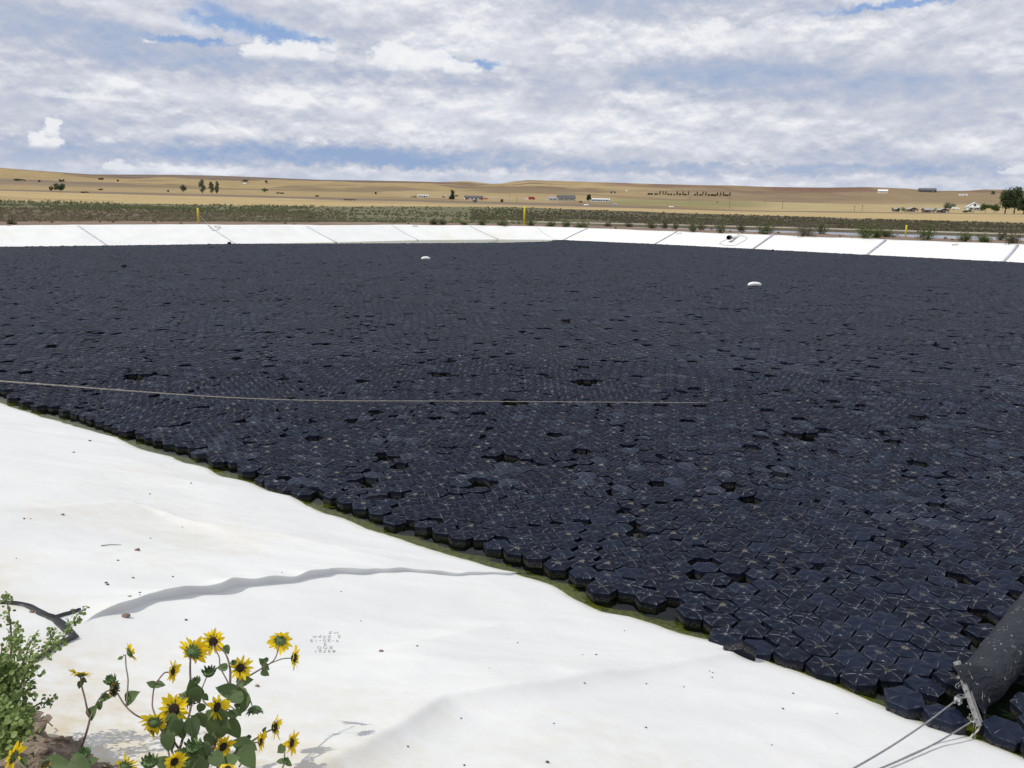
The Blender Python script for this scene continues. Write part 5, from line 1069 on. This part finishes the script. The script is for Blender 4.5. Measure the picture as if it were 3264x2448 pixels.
p, d = hit(2285, 663); sc_ = d / FPX; E_ = empty('sign', p, 'dark round sign on a thin pole left of the tallest utility pole', 'sign'); b = MB(); b.tube([p, p + [0, 0, 16 * sc_]], .12, 6); b.build('pole', M_WALLS['grey'], E_); b = MB(); b.tube([p + [0, -.14, 17 * sc_], p + [0, -.05, 17 * sc_]], 2.1 * sc_, 14); b.build('disc', M_WALLS['dark'], E_)

# ------------------------------------------------------------------ sunflowers
M_PETAL = leaf_material('petal', (.90, .63, .012, 1), (.95, .76, .03, 1), 30, .4); M_ORANGE = leaf_material('wilted_petal', (.62, .24, .01, 1), (.75, .38, .02, 1), 30, .3)
M_DISK = simple('flower_disk', (.035, .014, .008), .9, .5, 220, bump=.8); M_SEED = simple('seed_head', (.10, .05, .035), .9, .5, 160, bump=.8)
def leafm():
    m, t, p = newmat('sunflower_leaf'); P = t.node('ShaderNodeTexCoord').outputs['Object']; n = t.noise(P, 35, 5, .6); n2 = t.noise(P, 9, 3, .5); fo = t.node('ShaderNodeNewGeometry').outputs['Backfacing']
    c = t.mix(t.m('ADD', t.m('MULTIPLY', n, .5), t.m('MULTIPLY', n2, .4)), (.060, .095, .038, 1), (.15, .21, .09, 1)); t.set(p, 'Base Color', c); t.set(p, 'Roughness', .65); t.set(p, 'Specular IOR Level', .3)
    b = t.node('ShaderNodeBump'); t.set(b, 'Height', n); t.set(b, 'Strength', .5); t.set(b, 'Distance', .003); t.set(p, 'Normal', b.outputs[0])
    tr = t.node('ShaderNodeBsdfTranslucent'); t.set(tr, 'Color', (.12, .2, .04, 1)); mx = t.node('ShaderNodeMixShader'); t.set(mx, 0, .22); t.l.new(p.outputs[0], mx.inputs[1]); t.l.new(tr.outputs[0], mx.inputs[2]); t.l.new(mx.outputs[0], [n_ for n_ in t.n if n_.type == 'OUTPUT_MATERIAL'][0].inputs[0]); return m
M_LEAF = leafm(); M_SEPAL = simple('sepal', (.11, .18, .065), .7, .4, 60, trans=.15)
M_STEM = simple('stem', (.16, .16, .10), .8, .35, 30); M_STEMR = simple('stem_reddish', (.15, .10, .085), .8, .35, 30)
rs3 = random.Random(21)
def frame(N):
    N = np.array(N, float); N /= np.linalg.norm(N); a = np.cross(N, [0.12, .2, 1.0]); a /= np.linalg.norm(a); return a, np.cross(N, a), N
def blade(b, base, dirv, nrm_, L, W_, curl=.15, cup=.12, rows=6, point=1.0, heart=False, wav=0.0):
    """leaf or petal: rows x 5 points, tapering, curled along its length"""
    dirv = dirv / np.linalg.norm(dirv); sdv = np.cross(dirv, nrm_); sdv /= np.linalg.norm(sdv); nn = np.cross(sdv, dirv); V = []; ph = rs3.uniform(0, 6)
    for i in range(rows + 1):
        u = i / rows
        w_ = (math.sin(math.pi * min(u * 1.02 + .02, 1) ** .62) ** .8 if heart else math.sin(math.pi * (u ** .8 * .97 + .03)) ** .7) * W_ / 2 + .0004
        if heart and i == 0: w_ = W_ * .12
        for j in range(5):
            v = (j - 2) / 2; V.append(base + dirv * L * (u - (.05 * abs(v) if heart and u < .3 else 0)) + sdv * w_ * v + nn * (-curl * L * u * u + cup * w_ * abs(v) + wav * L * math.sin(u * 11 + ph + v * 3) * abs(v)))
    i = np.arange(rows)[:, None] * 5; j = np.arange(4)[None]; b.add(V, [np.stack([i + j, i + j + 1, i + 5 + j + 1, i + 5 + j], -1).reshape(-1, 4)])
def head(C, N, R, parent, style='full', npet=None):
    a, c, N = frame(N); C = np.array(C)
    rd = R * (.33 if style == 'full' else .62); b = MB(); V = []; n = 16
    for i, (r, z) in enumerate([(1.02, -.12), (1.0, .10), (.82, .26), (.5, .34), (.2, .33)]):
        for j in range(n): t = 2 * math.pi * j / n; k = 1 + rs3.uniform(-.03, .03); V.append(C + (a * math.cos(t) + c * math.sin(t)) * rd * r * k + N * rd * z * (1 + rs3.uniform(-.12, .12)))
    V.append(C + N * rd * .30); ii = np.arange(4)[:, None] * n; j = np.arange(n)[None]; j2 = (j + 1) % n
    b.add(V, [np.stack([ii + j, ii + j2, ii + n + j2, ii + n + j], -1).reshape(-1, 4), np.array([[4 * n + q, 4 * n + (q + 1) % n, 5 * n] for q in range(n)])])
    hd = b.build('flower_head', M_SEED if style == 'seed' else M_SEPAL if style == 'bud' else M_DISK, parent, True, loc=C)
    if style in ('full', 'wilt'):
        b = MB(); m_ = npet or rs3.randint(15, 21); hb = rs3.uniform(-.22, .38); hw = rs3.uniform(.34, .48); hd_ = rs3.uniform(.05, .28); sag_ = rs3.uniform(0, .5)
        for i in range(m_):
            if rs3.random() < .06: continue
            t = 2 * math.pi * (i + rs3.uniform(-.25, .25)) / m_; d = a * math.cos(t) + c * math.sin(t); back = hb + rs3.uniform(-.25, .25); dd = d + N * back; L = (R - rd) * rs3.uniform(.72, 1.15); dd = dd + np.array([0, 0, -sag_ * rs3.random() * .7])
            blade(b, C + d * rd * .85, dd, N + (a * rs3.uniform(-.4, .4) + c * rs3.uniform(-.4, .4)), L + rd * .15, L * hw * rs3.uniform(.75, 1.2), rs3.uniform(-.18, hd_ + .1), rs3.uniform(.05, .55), 6, wav=rs3.uniform(0, .03))
        b.build('petals', M_PETAL if style == 'full' else M_ORANGE, hd, True)
    b = MB(); 
    V = []; 
    for i, (r, z) in enumerate([(1.03, -.02), (.98, -.30), (.6, -.62), (.14, -.78)]):
        for j in range(12): t = 2 * math.pi * j / 12; V.append(C + (a * math.cos(t) + c * math.sin(t)) * rd * r + N * rd * z)
    ii = np.arange(3)[:, None] * 12; j = np.arange(12)[None]; j2 = (j + 1) % 12; b.add(V, [np.stack([ii + j, ii + 12 + j, ii + 12 + j2, ii + j2], -1).reshape(-1, 4)])
    for ring, (rr_, zz_, out) in enumerate([(.95, -.15, .25), (.75, -.40, .5), (.98, .02, .1)] + ([(.7, .2, -.6), (.5, .3, -.8)] if style == 'bud' else [])):
        for i in range(12 if ring < 3 else 8):
            t = 2 * math.pi * (i + .5 * ring + rs3.uniform(-.2, .2)) / (12 if ring < 3 else 8); d = a * math.cos(t) + c * math.sin(t); up3 = .9 if style == 'bud' else (.1 if style == 'full' else .7)
            blade(b, C + d * rd * rr_ * .92 + N * rd * zz_, d * (out + .55) + N * up3 * rs3.uniform(.6, 1.2), N, rd * rs3.uniform(.6, .95), rd * .34, -.15, .2, 4)
    b.build('sepals', M_SEPAL, hd, True); return hd
c5 = lambda x, y: (x / 2.775, 1850 + y / 2.775); c6 = lambda x, y: (500 + x / 3.16, 1950 + y / 3.16)
def nvec(r, u, t): return np.array([r, -t, u])
def stem(path, parent, r0=.0035, r1=.0022, m=None):
    P = crom([atd(*p) for p in path], 8); b = MB(); b.tube(P, np.linspace(r1, r0, len(P)), 6); b.build('stem', m or M_STEM, parent, True); return P
def groundpt(px, py):
    p = onz(px, py, 1.38)
    for _ in range(4):
        t, s = ts(p); z = soil_z(p[0], p[1]) if s > 4.0 else near_on(p[0], p[1]); p = onz(px, py, z)
    return p
def plant(label, base_px, paths, heads, leaves, dleaf):
    bp = groundpt(*base_px); bd_ = np.linalg.norm(bp - O); E_ = empty('sunflower', bp, label, 'flower', 'wild sunflowers on the bank'); SP = []; SPX = []
    for path, r0, r1, red in paths:
        path = [(q[0], q[1], q[2] if q[2] else bd_) for q in path]; P = stem(path, E_, r0, r1, M_STEMR if red else M_STEM); SP.append(P)
    SP = np.concatenate(SP)
    for (x, y, d), N, wpx, st in heads: head(atd(x, y, d), nvec(*N), wpx / 2 * d / FPX, E_, st)
    for x, y, sz, ang, d in leaves:
        d = d or dleaf; c = atd(x, y, d + rs3.uniform(-.04, .04)); L = sz * d / FPX; k = np.argmin(np.linalg.norm(SP - c, axis=1)); dv = c - SP[k]; dn = np.linalg.norm(dv)
        a = math.radians(ang); di = np.array([math.cos(a), 0, math.sin(a)]) + np.array([0, rs3.uniform(-.45, .1), 0]); di /= np.linalg.norm(di)
        b = MB(); nn = np.array([rs3.uniform(-.5, .5), -.75, .75]); base = c - di * L * .5
        blade(b, base, di, nn, L, L * .72, rs3.uniform(.02, .22), rs3.uniform(.0, .35), 8, heart=True, wav=.02); b.tube([SP[k], (SP[k] + base) / 2 + [0, 0, .004], base + di * L * .1], .0016, 5, False)
        b.build('leaf', M_LEAF, E_, True)
    return E_
D = 2.75
plant('large many flowered wild sunflower, tallest at the middle of the group', (640, 2680),
    [([(*c6(565, 335), 2.9), (*c6(625, 450), 2.88), (*c6(640, 560), 2.86), (*c6(700, 680), 2.84), (*c6(740, 770), 2.82)], .0022, .0018, 1),
     ([(*c6(600, 330), 2.9), (*c6(690, 420), 2.88), (*c6(735, 560), 2.86), (*c6(738, 700), 2.84), (*c6(722, 870), 2.8), (*c6(690, 1000), 2.76), (*c6(600, 1290), 2.68), (*c6(520, 1480), 2.6), (645, 2520, 2.55), (640, 2680, None)], .0075, .0022, 1),
     ([(*c6(340, 430), 2.75), (*c6(335, 600), 2.74), (*c6(348, 900), 2.7), (*c6(300, 1130), 2.66), (*c6(240, 1350), 2.62), (*c6(205, 1480), 2.58), (600, 2560, 2.52), (640, 2680, None)], .0045, .0026, 1),
     ([(*c6(500, 660), 2.76), (*c6(440, 800), 2.74), (*c6(370, 930), 2.7)], .0024, .002, 0), ([(*c6(455, 800), 2.76), (*c6(470, 900), 2.75), (*c6(555, 965), 2.74), (*c6(600, 965), 2.72)], .0022, .0022, 0),
     ([(*c6(1235, 330), 3.2), (*c6(1200, 450), 3.16), (*c6(1155, 510), 3.12), (*c6(1050, 575), 3.06), (*c6(910, 660), 2.98), (*c6(800, 745), 2.9), (*c6(735, 830), 2.82)], .003, .002, 1),
     ([(*c6(1370, 465), 3.12), (*c6(1260, 475), 3.12), (*c6(1155, 515), 3.12)], .002, .0018, 0), ([(*c6(965, 960), 2.86), (*c6(900, 800), 2.86), (*c6(790, 750), 2.86), (*c6(740, 790), 2.83)], .0024, .0022, 0),
     ([(*c6(1180, 1175), 2.85), (*c6(1080, 1225), 2.82), (*c6(950, 1310), 2.76), (*c6(760, 1440), 2.66), (700, 2440, 2.6), (645, 2560, 2.54)], .004, .0022, 0), ([(*c6(1040, 1310), 2.8), (*c6(950, 1325), 2.77)], .002, .0018, 0), ([(*c6(960, 1330), 2.77), (*c6(900, 1440), 2.7), (*c6(830, 1560), 2.64)], .0028, .0022, 0),
     ([(*c6(640, 1370), 2.66), (*c6(560, 1440), 2.62), (*c6(490, 1530), 2.58), (640, 2520, 2.54)], .003, .0022, 0), ([(*c6(370, 1380), 2.6), (*c6(300, 1420), 2.59), (*c6(240, 1560), 2.56), (630, 2580, 2.53)], .003, .0025, 0),
     ([(*c5(1500, 815), 2.8), (*c5(1450, 822), 2.8), (*c5(1372, 930), 2.78), (*c5(1350, 1050), 2.75), (*c5(1360, 1160), 2.73), (*c5(1480, 1440), 2.66), (*c5(1500, 1560), 2.6), (600, 2600, 2.54)], .0028, .0018, 1),
     ([(*c5(1010, 960), 2.82), (*c5(1045, 1010), 2.81), (*c5(1110, 1110), 2.79), (*c5(1200, 1190), 2.76), (*c5(1310, 1240), 2.73), (*c5(1470, 1330), 2.68), (590, 2420, 2.6)], .003, .002, 1),
     ([(*c5(1110, 660), 2.9), (*c5(1115, 760), 2.88), (*c5(1132, 870), 2.86), (*c5(1128, 980), 2.83), (*c5(1118, 1105), 2.79)], .0022, .0018, 0),
     ([(*c6(1325, 1325), 2.82), (*c6(1288, 1360), 2.82), (*c6(1285, 1470), 2.8), (*c6(1262, 1580), 2.76), (840, 2560, 2.66), (650, 2670, None)], .003, .002, 0),
     ([(*c5(1400, 1280), 2.62), (*c5(1480, 1420), 2.6), (*c5(1540, 1560), 2.57)], .003, .0025, 0)],
    [((*c6(568, 300), 2.92), (.15, .35, 1), 78, 'full'), ((*c6(365, 405), 2.74), (.15, .15, -1), 98, 'full'), ((*c6(1245, 290), 3.22), (.05, .1, -1), 82, 'full'), ((*c6(1385, 465), 3.12), (1, .08, .12), 78, 'full'), ((*c6(840, 565), 2.94), (.35, .25, 1), 74, 'full'), ((*c6(525, 610), 2.77), (.1, 1, .3), 50, 'bud'),
     ((*c6(395, 700), 2.72), (-.1, 1, .2), 36, 'bud'), ((*c6(175, 980), 2.6), (.05, .3, 1), 96, 'full'), ((*c6(290, 890), 2.70), (.2, .3, -1), 58, 'wilt'), ((*c5(1370, 1255), 2.60), (-.2, .2, -1), 86, 'full'), ((*c5(1345, 1350), 2.62), (-.5, -.3, .5), 44, 'full'), ((*c6(605, 960), 2.70), (.85, .15, .5), 82, 'full'),
     ((*c6(985, 995), 2.86), (.1, -.9, .45), 60, 'seed'), ((*c6(1190, 1160), 2.86), (1, .12, .1), 78, 'full'), ((*c6(1045, 1305), 2.8), (1, .05, .15), 60, 'full'), ((*c6(1355, 1320), 2.82), (1, .15, .25), 74, 'full'), ((*c6(1300, 1500), 2.78), (0, 1, .2), 24, 'bud'), ((*c6(665, 1360), 2.66), (.75, .1, .7), 74, 'full'), ((*c6(370, 1365), 2.58), (.05, .9, .35), 62, 'bud'), ((*c6(175, 1510), 2.5), (.6, .15, .65), 70, 'full'), ((*c6(715, 1570), 2.55), (.1, .9, -.2), 52, 'full'),
     ((*c5(1150, 640), 2.9), (.7, .25, -.7), 66, 'full'), ((*c5(1525, 805), 2.8), (1, .1, .15), 64, 'full'), ((*c5(1005, 970), 2.82), (.9, .1, .15), 44, 'wilt'), ((*c5(980, 885), 2.84), (-.3, .8, .1), 46, 'bud'), ((*c5(1110, 1640), 2.46), (.05, .3, -1), 72, 'full'), ((*c5(1325, 1610), 2.48), (.1, 1, .1), 60, 'bud'),
     ((*c6(1100, 490), 3.1), (-.2, .9, .2), 22, 'bud'), ((*c6(775, 515), 2.9), (-.3, .9, 0), 26, 'bud'), ((*c6(925, 1268), 2.76), (0, 1, .2), 20, 'bud'), ((*c6(810, 950), 2.8), (0, 1, .3), 22, 'bud')],
    [(*c6(595, 1150), 92, -85, 2.68), (*c6(690, 785), 58, 160, 2.82), (*c6(365, 1180), 62, -70, 2.62), (*c6(880, 930), 62, -110, 2.84), (*c6(785, 870), 46, 190, 2.8), (*c6(780, 1190), 66, -60, 2.72), (*c6(655, 560), 32, 175, 2.86), (*c6(705, 385), 28, -60, 2.88), (*c6(1060, 500), 26, 120, 3.08), (*c6(1100, 560), 26, -40, 3.06), (*c6(1095, 620), 28, -40, 3.05), (*c6(440, 975), 34, -110, 2.7),
     (*c6(885, 700), 52, 20, 2.94), (*c6(120, 1200), 62, 200, 2.6), (*c6(110, 1320), 50, -80, 2.56), (*c6(210, 1170), 44, -90, 2.58), (*c6(835, 1330), 58, 150, 2.7), (*c6(925, 1480), 70, -50, 2.66), (*c6(745, 1500), 60, 40, 2.6), (*c6(320, 1510), 64, 200, 2.56), (*c6(490, 1420), 56, -60, 2.6), (*c6(370, 770), 66, 100, 2.7), (*c6(400, 850), 50, -70, 2.7), (*c6(492, 865), 24, -50, 2.74), (*c6(745, 1030), 36, 160, 2.78),
     (*c6(820, 1020), 28, -50, 2.78), (*c6(1245, 1390), 36, 225, 2.8), (*c6(1240, 1505), 22, 180, 2.78), (*c6(1330, 1530), 22, -30, 2.78), (*c6(1082, 1190), 20, 70, 2.82), (*c6(450, 1100), 52, -80, 2.66), (*c6(530, 1030), 40, 60, 2.7), (*c6(820, 800), 44, 150, 2.84), (*c6(860, 1400), 52, 70, 2.66), (*c6(620, 1500), 56, -30, 2.58), (*c6(450, 1540), 54, 80, 2.56), (*c6(250, 1420), 40, 150, 2.58), (*c6(90, 1060), 40, 150, 2.62), (*c6(960, 1360), 36, -30, 2.7), (*c6(700, 1160), 44, 80, 2.7), (*c6(240, 1060), 38, 60, 2.62),
     (*c5(1175, 1030), 56, 40, 2.8), (*c5(1335, 915), 26, 150, 2.78), (*c5(1415, 920), 30, 10, 2.78), (*c5(1060, 690), 14, 190, 2.88), (*c5(1540, 1270), 56, -60, 2.62), (*c5(1600, 1340), 60, -90, 2.6), (*c5(1500, 1440), 52, -80, 2.6), (*c5(1600, 1620), 50, -30, 2.52), (*c5(1430, 1600), 44, 150, 2.52), (*c6(60, 1540), 46, 160, 2.5), (*c6(640, 1230), 50, -100, 2.66), (*c6(540, 1300), 44, -60, 2.64)], 2.7)
plant('slender wild sunflower with two side stems, rooted where soil meets liner', (255, 2395),
    [([(*c5(712, 850), 2.88), (*c5(722, 930), 2.88), (*c5(750, 1040), 2.87), (*c5(780, 1180), 2.86), (*c5(795, 1220), 2.86), (*c5(760, 1360), 2.84), (255, 2395, None)], .0034, .002, 1), ([(*c5(990, 965), 2.87), (*c5(930, 990), 2.87), (*c5(870, 1060), 2.86), (*c5(820, 1170), 2.86), (*c5(795, 1225), 2.86)], .0026, .002, 0)],
    [((*c5(712, 830), 2.88), (.1, .8, -.75), 66, 'full'), ((*c5(1005, 930), 2.86), (.7, .5, .2), 36, 'bud')],
    [(*c5(820, 1160), 46, 60, 2.86), (*c5(708, 925), 22, -100, 2.87), (*c5(745, 885), 18, -30, 2.87), (*c5(940, 1035), 34, 10, 2.86), (*c5(880, 1100), 30, 55, 2.86)], 2.86)
plant('low sunflower at the bottom left edge with broad leaves and a green bud', (210, 2620),
    [([(*c5(740, 1540), 2.6), (*c5(700, 1620), 2.56), (230, 2520, 2.5), (210, 2620, None)], .004, .003, 0), ([(*c5(130, 1540), 2.55), (*c5(180, 1620), 2.52), (150, 2520, 2.48), (210, 2620, None)], .003, .0025, 0), ([(*c5(410, 1620), 2.52), (180, 2520, 2.48), (210, 2620, None)], .003, .0022, 0)],
    [((*c5(745, 1535), 2.6), (-.1, 1, .1), 50, 'bud'), ((*c5(120, 1560), 2.55), (-.95, .2, -.1), 76, 'full'), ((*c5(400, 1625), 2.52), (-.2, .9, .2), 34, 'wilt')],
    [(*c5(520, 1640), 76, 10, 2.52), (*c5(720, 1640), 64, -20, 2.5), (*c5(670, 1550), 24, 160, 2.58), (*c5(830, 1590), 26, 20, 2.56), (*c5(220, 1600), 40, 60, 2.5)], 2.52)
# ------------------------------------------------------------------ leafy weed on the left
M_WEED = leaf_material('weed_leaf', (.10, .16, .045, 1), (.34, .44, .15, 1), 6, .35)
rs4 = np.random.default_rng(8); wb = groundpt(60, 2280); weed = empty('weed', wb, 'bushy grey green weed with beaded seed stalks at the left edge', 'weed')
b = MB(); st_pts = []
WD = 3.0
for path, dens in [([(20, 130), (60, 180), (80, 300), (95, 420), (100, 600), (60, 900), (150, 1250)], 1.0), ([(160, 380), (140, 520), (130, 660), (110, 820), (80, 1000), (150, 1250)], 3.2), ([(435, 430), (450, 520), (400, 600), (350, 690), (250, 790), (180, 950), (150, 1250)], 1.6), ([(780, 235), (690, 300), (650, 370), (600, 420), (570, 500), (450, 590), (380, 650), (250, 760), (150, 870), (150, 1250)], 1.3),
                   ([(320, 480), (270, 560), (220, 680), (180, 800), (150, 1000)], 2.2), ([(20, 550), (10, 700), (40, 820), (80, 1000)], 2.0), ([(480, 1035), (400, 1080), (330, 1100), (200, 1200)], 1.4), ([(-60, 700), (-20, 850), (30, 1000), (150, 1250)], 2), ([(230, 800), (200, 900), (150, 1050)], 3), ([(-40, 1200), (50, 1250), (100, 1300)], 2), ([(250, 1200), (200, 1280), (130, 1300)], 2.5), ([(60, 1100), (70, 1250), (100, 1380)], 3.2), ([(230, 1330), (150, 1350), (80, 1380)], 2.5)]:
    dd = WD + rs4.uniform(-.10, .10); zmin = lambda y: WD
    P3 = []
    for x, y in path:
        px, py = c5(x, y); P3.append(atd(px, py, dd - .12 * sst(np.array(float(y)), 900, 1400)))
    P = crom(P3, 14); b.tube(P, np.linspace(.0014, .0035, len(P)), 5, False); st_pts.append((P, dens))
for P in list(st_pts): pass
b.build('stem', M_STEM, weed, True)
b = MB()
def disc(c, n, r):
    a, q, n = frame(n); V = [c - n * r * .25] + [c + (a * math.cos(t) + q * math.sin(t)) * r * (1 + .12 * math.sin(3 * t)) for t in np.linspace(0, 2 * math.pi, 7)[:-1]]; return V
DF = np.array([[0, i + 1, (i + 1) % 6 + 1] for i in range(6)])
for P, dens in st_pts:
    L = np.linalg.norm(np.diff(P, axis=0), axis=1).sum(); n = int(L / .0032 * dens)
    for i in range(n):
        u = rs4.random(); j = u * (len(P) - 2); k = int(j); c = P[k] * (1 - (j - k)) + P[k + 1] * (j - k); spread = (.0055 + .016 * u * min(dens, 2.4) / 1.6); cl = math.floor(u * L / .011) * 12.9
        off_ = rs4.normal(size=3) * spread + np.array([math.sin(cl), math.cos(cl * 1.7), math.sin(cl * 2.3)]) * spread * .5; r = rs4.uniform(.0028, .0062) * (1 + .5 * u); nn = rs4.normal(size=3) + [0, -.3, .9]; b.add(disc(c + off_, nn, r), [DF])
for (cx, cy, rx, ry, n) in [(50, 980, 115, 190, 850), (80, 1280, 190, 160, 1150), (30, 780, 100, 110, 280), (180, 1180, 120, 120, 260), (10, 1480, 80, 90, 220)]:
    for i in range(n):
        t = rs4.uniform(0, 6.28); q = rs4.random() ** .55; px, py = c5(cx + rx * q * math.cos(t), cy + ry * q * math.sin(t)); dd = WD - .02 + rs4.normal() * .045 - .12 * float(sst(np.array((py - 1850) * 2.775), 900, 1400))
        c = atd(px, py, dd); nn = rs4.normal(size=3) + [0, -.4, .9]; b.add(disc(c, nn, rs4.uniform(.004, .010)), [DF])
b.build('foliage', M_WEED, weed, False)
# dry straws on the soil
M_STRAW = simple('straw', (.38, .28, .18), .9, .2, 20)
for x0, y0, x1, y1, l in [(360, 1290, 470, 1340, 'long straw lying along the soil edge below the weed'), (505, 1505, 600, 1540, 'short straw on the soil near the slender sunflower')]:
    p = groundpt(*c5(x0, y0)); q = groundpt(*c5(x1, y1)); b = MB(); b.tube([p + [0, 0, .02], (p + q) / 2 + [0, 0, .03], q + [0, 0, .02]], .0022, 5); tag(b.build('straw', M_STRAW, None, True), l, 'straw', 'dry straws on the soil')
rs5 = random.Random(6); b = MB()
for i in range(160):
    t = rs5.uniform(-2.4, 3.4); s = SC_NEAR + abs(rs5.gauss(.05, .25)); x, y = xy(t, s); p = np.array([x, y, soil_z(x, y) + .006]); a = rs5.uniform(0, 6.28); L = rs5.uniform(.02, .07); b.tube([p, p + [math.cos(a) * L * .5, math.sin(a) * L * .5, rs5.uniform(.004, .016)], p + [math.cos(a) * L, math.sin(a) * L, 0]], .0011, 4, False)
tag(b.build('litter', M_STRAW, None, True), 'dry plant litter strewn over the crest soil', kind='stuff', cat='litter')
